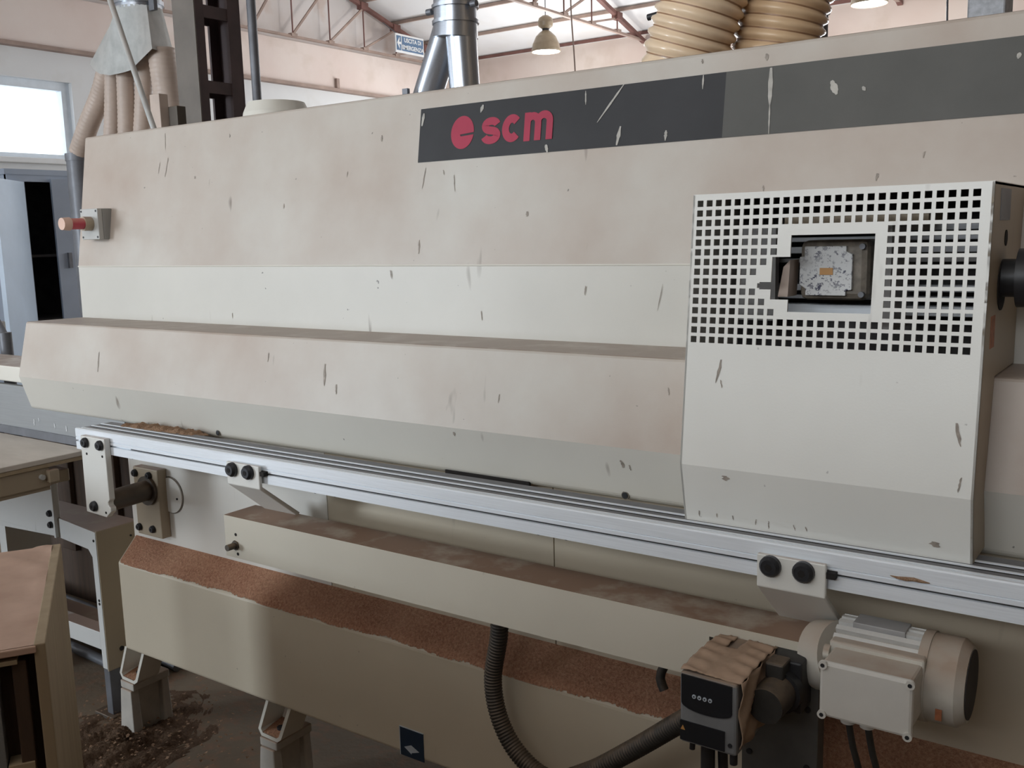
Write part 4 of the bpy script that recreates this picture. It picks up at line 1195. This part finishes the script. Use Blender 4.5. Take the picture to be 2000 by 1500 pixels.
# emergency stop on the hood end
es = MB().box(-2.638, -2.552, 1.624, 1.662, 1.362, 1.449).build('emergency_stop_box', 'estop_side', mc, bevel=0.003, label='grey emergency stop box with a red mushroom button')
MB().box(-2.638, -2.552, 1.609, 1.6245, 1.362, 1.449).build('stop_box_lid', 'estop_box', es, bevel=0.002)
bcx, bcz = -2.590, 1.407
MB().cyl((bcx, 1.610, bcz), (bcx, 1.585, bcz), 0.020, 24).build('button_base', 'tan_side', es)
MB().cyl((bcx, 1.588, bcz), (bcx, 1.530, bcz), 0.0155, 24).build('red_button', 'estop_red', es)
MB().cone((bcx, 1.545, bcz), (bcx, 1.522, bcz), 0.0185, 0.0170, 24).build('button_face', 'estop_tip', es)
for dx in (0.007, 0.079):
    for z in (1.369, 1.442):
        MB().cyl((-2.638 + dx, 1.6095, z), (-2.638 + dx, 1.6078, z), 0.003, 10).build('lid_screw', 'bolt', es)

# infeed track at the left end
tr = MB().box(-4.2, -2.262, 1.450, 1.466, 0.824, 0.948).build('infeed_track', 'steel_track', mc, label='worn grey steel infeed track')
MB().box(-4.2, -2.27, 1.446, 1.47, 0.801, 0.8245).build('track_base', 'pipe_grey', tr)
MB().box(-4.2, -2.26, 1.466, 1.60, 0.80, 0.885).build('track_bed', 'steel_track', tr)
MB().box(-4.2, -2.712, 1.46, 1.62, 0.955, 1.002).build('infeed_cover', 'cream', tr, bevel=0.004)
pm = MB()
for (x, z, L) in [(-2.705, 0.856, 0.018), (-2.68, 0.862, 0.010), (-2.60, 0.854, 0.014), (-2.54, 0.852, 0.016)]:
    drip(pm, lambda a, b: (a, 1.449, b), x, z, L, 0.003)
pm.build('white_paint_drips', 'sign_white', tr, kind='stuff')

# ================================================================== SAWDUST
def heap(name, lab, corners, nu, nv, h, seed, mat, edge=0.0):
    """sawdust lying on a quad: corners a,b (back edge) c,d (front edge)"""
    random.seed(seed)
    a, b, d, c = [Vector(p) for p in corners]
    nrm = (b - a).cross(c - a).normalized()
    if nrm.z < 0: nrm = -nrm
    vs_ = []
    ph = [random.uniform(0, 6.28) for _ in range(8)]
    for i in range(nu + 1):
        s = i / nu
        wob = edge * (0.5 * math.sin(s * 37 + ph[0]) + 0.3 * math.sin(s * 91 + ph[1]) + 0.25 * math.sin(s * 210 + ph[2]) + random.uniform(-0.4, 0.4))
        for j in range(nv + 1):
            t = j / nv
            tt = t * (1 + wob) if t > 0.5 else t
            p = a.lerp(b, s).lerp(c.lerp(d, s), min(tt, 1.04))
            e = min(1, min(t, 1 - t) * 5) * min(1, min(s, 1 - s) * 30)
            hh_ = h * e * (0.55 + 0.25 * math.sin(s * 23 + ph[3] + t * 3) + 0.2 * math.sin(s * 61 + ph[4] - t * 7)) + random.uniform(0, 1) * h * 0.35 * e
            vs_.append(p + nrm * (hh_ + 0.0006))
    fs_ = [(i * (nv + 1) + j, (i + 1) * (nv + 1) + j, (i + 1) * (nv + 1) + j + 1, i * (nv + 1) + j + 1) for i in range(nu) for j in range(nv)]
    o = MB().add(vs_, fs_, True).build(name, mat)
    return tag(o, lab, 'sawdust', kind='stuff')
heap('sawdust', 'reddish sawdust lying along the sloped top of the base casing', [(-2.300, 1.481, 0.568), (1.25, 1.481, 0.568), (1.25, 1.4235, 0.5085), (-2.300, 1.4235, 0.5085)], 1400, 16, 0.0050, 1, 'sawdust', 0.075)
heap('sawdust', 'small tan sawdust heap on the rail end under the hood edge', [(-2.165, 1.444, 0.889), (-1.90, 1.444, 0.889), (-1.90, 1.385, 0.8995), (-2.165, 1.372, 0.8995)], 60, 14, 0.010, 2, 'sawdust_tan', 0.1)
def floor_heap(lab, cx, cy, R, H, seed):
    random.seed(seed)
    ph = [random.uniform(0, 6.28) for _ in range(12)]
    nr_, na = 40, 96
    vs_ = []
    for i in range(nr_ + 1):
        for k in range(na):
            a = 2 * math.pi * k / na
            rr = R * i / nr_ * (1 + 0.18 * math.sin(2 * a + ph[0]) + 0.12 * math.sin(5 * a + ph[1]))
            x, y = cx + rr * math.cos(a), cy + rr * math.sin(a)
            bumpy = 0.35 * math.sin(31 * x + ph[2]) * math.sin(37 * y + ph[3]) + 0.25 * math.sin(83 * x + ph[4] + 20 * y) + 0.2 * math.sin(71 * y + ph[5] - 30 * x) + random.uniform(-0.3, 0.3)
            z = H * ((1 - i / nr_) * (1 + bumpy) - 0.12 + 0.22 * bumpy * (i / nr_)) 
            vs_.append((x, y, z if i < nr_ else -0.004))
    fs_ = [(i * na + k, (i + 1) * na + k, (i + 1) * na + (k + 1) % na, i * na + (k + 1) % na) for i in range(nr_) for k in range(na)]
    return tag(MB().add(vs_, fs_, True).build('sawdust', 'sawdust_floor'), lab, 'sawdust', kind='stuff')
floor_heap('loose brown sawdust on the floor around the first pale block', -2.30, 1.40, 0.26, 0.020, 5)
# chips on the floor
random.seed(11)
chips = MB()
for _ in range(500):
    x = random.gauss(-2.25, 0.22)
    y = random.gauss(1.44, 0.13)
    s = random.uniform(0.002, 0.006)
    z = 0.018 * math.exp(-((x + 2.3) ** 2 + (y - 1.45) ** 2) * 6)
    a = random.uniform(0, 3.14)
    chips.add([(x + s * math.cos(a + k), y + s * math.sin(a + k), z + 0.001 + random.uniform(0, s)) for k in (0, 1.8, 3.3, 4.8)], [(0, 1, 2, 3)])
tag(chips.build('wood_chips', 'sawdust_tan'), 'pale wood chips scattered on the floor by the blocks', 'wood chips', kind='stuff')

# ================================================================== TABLE AND STAND AT THE LEFT
tbx = empty('work_table', (-3.0, 1.1, 0), 'low work table with a grey dusty board top', 'table')
MB().box(-3.7, -2.422, 0.62, 1.444, 0.786, 0.800).build('table_board', 'board_grey', tbx, bevel=0.002)
MB().box(-3.69, -2.424, 0.63, 1.442, 0.776, 0.7855).build('board_edge', 'wood_side', tbx)
MB().box(-2.462, -2.430, 0.66, 1.33, 0.722, 0.776).build('side_rail', 'tan_side', tbx, bevel=0.003)
MB().box(-2.60, -2.53, 1.33, 1.44, 0.700, 0.735).build('side_rail', 'tan_side', tbx, bevel=0.003)
MB().box(-3.66, -3.62, 0.66, 1.42, 0.722, 0.776).build('side_rail', 'tan_side', tbx, bevel=0.003)
MB().box(-3.66, -2.43, 0.66, 0.70, 0.722, 0.776).build('side_rail', 'tan_side', tbx, bevel=0.003)
MB().cyl((-2.43, 1.305, 0.752), (-2.420, 1.305, 0.752), 0.007, 14).build('clamp_bolt', 'estop_box', tbx)
MB().box(-2.432, -2.412, 1.318, 1.345, 0.735, 0.768).build('clamp_block', 'tan_side', tbx, bevel=0.002)
MB().box(-2.452, -2.436, 1.10, 1.33, 0.712, 0.722).build('slide_strip', 'tan_side', tbx)
for x in (-3.64, -2.50):
    for y in (0.68, 1.40):
        if x > -3 and y > 1: continue
        MB().box(x - 0.02, x + 0.02, y - 0.02, y + 0.02, 0, 0.722).build('leg', 'tan_side', tbx)
MB().box(-3.64, -3.60, 1.38, 1.42, 0, 0.776).build('leg', 'tan_side', tbx)

stn = empty('infeed_stand', (-2.6, 1.5, 0), 'white sheet steel stand with bolted plate left of the base', 'stand')
MB().prism_y([(-2.98, 0.556), (-2.646, 0.571), (-2.454, 0.5555), (-2.454, 0.150), (-2.482, 0.150), (-2.483, 0.480), (-2.500, 0.500), (-2.66, 0.512), (-2.98, 0.495)], 1.455, 1.463).build('front_frame', 'white_frame', stn, bevel=0.002)
MB().box(-2.460, -2.453, 1.455, 1.590, 0.145, 0.558).build('side_plate', 'tan_side', stn, bevel=0.002)
MB().box(-2.98, -2.454, 1.46, 1.59, 0.548, 0.5575).build('top_plate', 'tan_side', stn)
MB().box(-3.30, -2.645, 1.448, 1.456, 0.515, 0.668).build('bolted_plate', 'white_frame', stn, bevel=0.002)
MB().box(-2.652, -2.642, 1.444, 1.464, 0.512, 0.672).build('plate_lip', 'white_frame', stn, bevel=0.002)
for z in (0.548, 0.582):
    bolt(stn, -2.668, 1.448, z, 0.010, 0.009)
MB().box(-3.0, -2.48, 1.455, 1.500, 0.205, 0.258).build('lower_rail', 'white_frame', stn, bevel=0.002)
MB().box(-3.0, -2.48, 1.50, 1.62, 0.205, 0.212).build('lower_shelf', 'tan_side', stn)
MB().box(-2.484, -2.456, 1.458, 1.500, 0.012, 0.16).build('foot', 'pipe_grey', stn, bevel=0.002)
MB().box(-2.53, -2.44, 1.445, 1.53, 0.0, 0.012).build('base_plate', 'rod', stn, bevel=0.002)
for z in (0.530, 0.355, 0.345):
    MB().cyl((-2.468, 1.4555, z), (-2.468, 1.4538, z), 0.004, 10).build('frame_hole', 'hole', stn)
MB().box(-3.0, -2.96, 1.46, 1.60, 0, 0.55).build('rear_leg', 'white_frame', stn)
for y_, z_, r_ in ((1.535, 0.30, 0.004), (1.56, 0.52, 0.003), (1.50, 0.20, 0.007)):
    MB().cyl((-2.454, y_, z_), (-2.4505, y_, z_), r_, 10).build('side_bolt', 'bolt', stn)
# dim parts of the stand between the legs
tag(MB().box(-3.9, -2.75, 1.95, 2.0, 0, 0.75).box(-3.2, -3.1, 1.93, 1.95, 0.2, 0.7).box(-3.5, -3.4, 1.93, 1.95, 0.2, 0.7).build('ribbed_board', 'wood_dark', bevel=0.003), 'dark ribbed board standing behind the infeed stand', 'board')
random.seed(5)
for k in range(4):
    tag(MB().tube([(-3.9, 1.70 + 0.05 * k, 0.02 + 0.012 * k), (-3.2, 1.66 + 0.06 * k, 0.02 + 0.01 * k), (-2.56, 1.64 + 0.055 * k, 0.016)], 0.016, 8).build('floor_bar', 'pipe_grey'),
        ['foremost', 'second', 'third', 'rearmost'][k] + ' dark bar lying on the floor behind the infeed stand', 'bar', 'dark bars on the floor behind the stand')

# wooden trestle box in the left foreground
A = Vector((-2.006, 1.090)); C_ = Vector((-1.516, 0.776))
u = (C_ - A).normalized(); v = Vector((u.y, -u.x))
if v.x > 0: v = -v
def ob(a0, a1, b0, b1, z0, z1):
    P_ = lambda a, b: A + u * a + v * b
    q = [P_(a0, b0), P_(a1, b0), P_(a1, b1), P_(a0, b1)]
    if (q[1] - q[0]).cross(q[3] - q[0]) < 0: q = q[::-1]
    return MB().hull8([(p.x, p.y, z0) for p in q], [(p.x, p.y, z1) for p in q])
LN = (C_ - A).length
wbx = empty('wooden_box', (A.x, A.y, 0), 'wooden box with a dusty pinkish top in the left foreground', 'box')
ob(0.0, LN, 0.0, 0.62, 0.688, 0.700).build('top_board', 'wood_top', wbx, bevel=0.002)
ob(0.0, LN - 0.004, -0.014, 0.004, 0.0, 0.702).build('side_plank', 'wood_side', wbx, bevel=0.002)
ob(0.0, LN - 0.02, 0.60, 0.62, 0.0, 0.69).build('side_plank', 'wood_side', wbx)
ob(0.0, 0.02, 0.0, 0.62, 0.0, 0.69).build('rear_board', 'wood_dark', wbx)
ob(LN - 0.06, LN - 0.045, 0.004, 0.60, 0.0, 0.688).build('front_board', 'wood_dark', wbx)
ob(LN - 0.045, LN - 0.012, 0.018, 0.040, 0.0, 0.675).build('front_slat', 'wood_dark', wbx, bevel=0.002)
ob(LN - 0.045, LN - 0.005, 0.030, 0.60, 0.672, 0.680).build('front_strip', 'wood_side', wbx, bevel=0.001)
ob(LN - 0.044, LN - 0.010, 0.062, 0.076, 0.0, 0.670).build('steel_edge', 'steel_track', wbx, bevel=0.001)
ob(LN - 0.045, LN - 0.008, 0.02, 0.06, 0.478, 0.497).build('pale_block', 'wood_side', wbx, bevel=0.001)
# dust ridges on the box top
random.seed(9)
rd = MB()
nx, ny = 60, 60
vs_ = []
for i in range(nx + 1):
    for j in range(ny + 1):
        a, b = LN * (0.01 + 0.98 * i / nx), 0.62 * (0.004 + 0.98 * j / ny)
        p = A + u * a + v * b
        h = 0.0042 * max(0, math.sin(38 * b + 26 * a + 2.2 * math.sin(11 * a) + 1.3 * math.sin(23 * b))) * max(0, 1 - a / 0.40) + random.uniform(0, 0.0006)
        vs_.append((p.x, p.y, 0.7005 + h))
fs_ = [(i * (ny + 1) + j, (i + 1) * (ny + 1) + j, (i + 1) * (ny + 1) + j + 1, i * (ny + 1) + j + 1) for i in range(nx) for j in range(ny)]
rd.add(vs_, fs_, True)
rd.build('dust_layer', 'wood_top', wbx, kind='stuff')
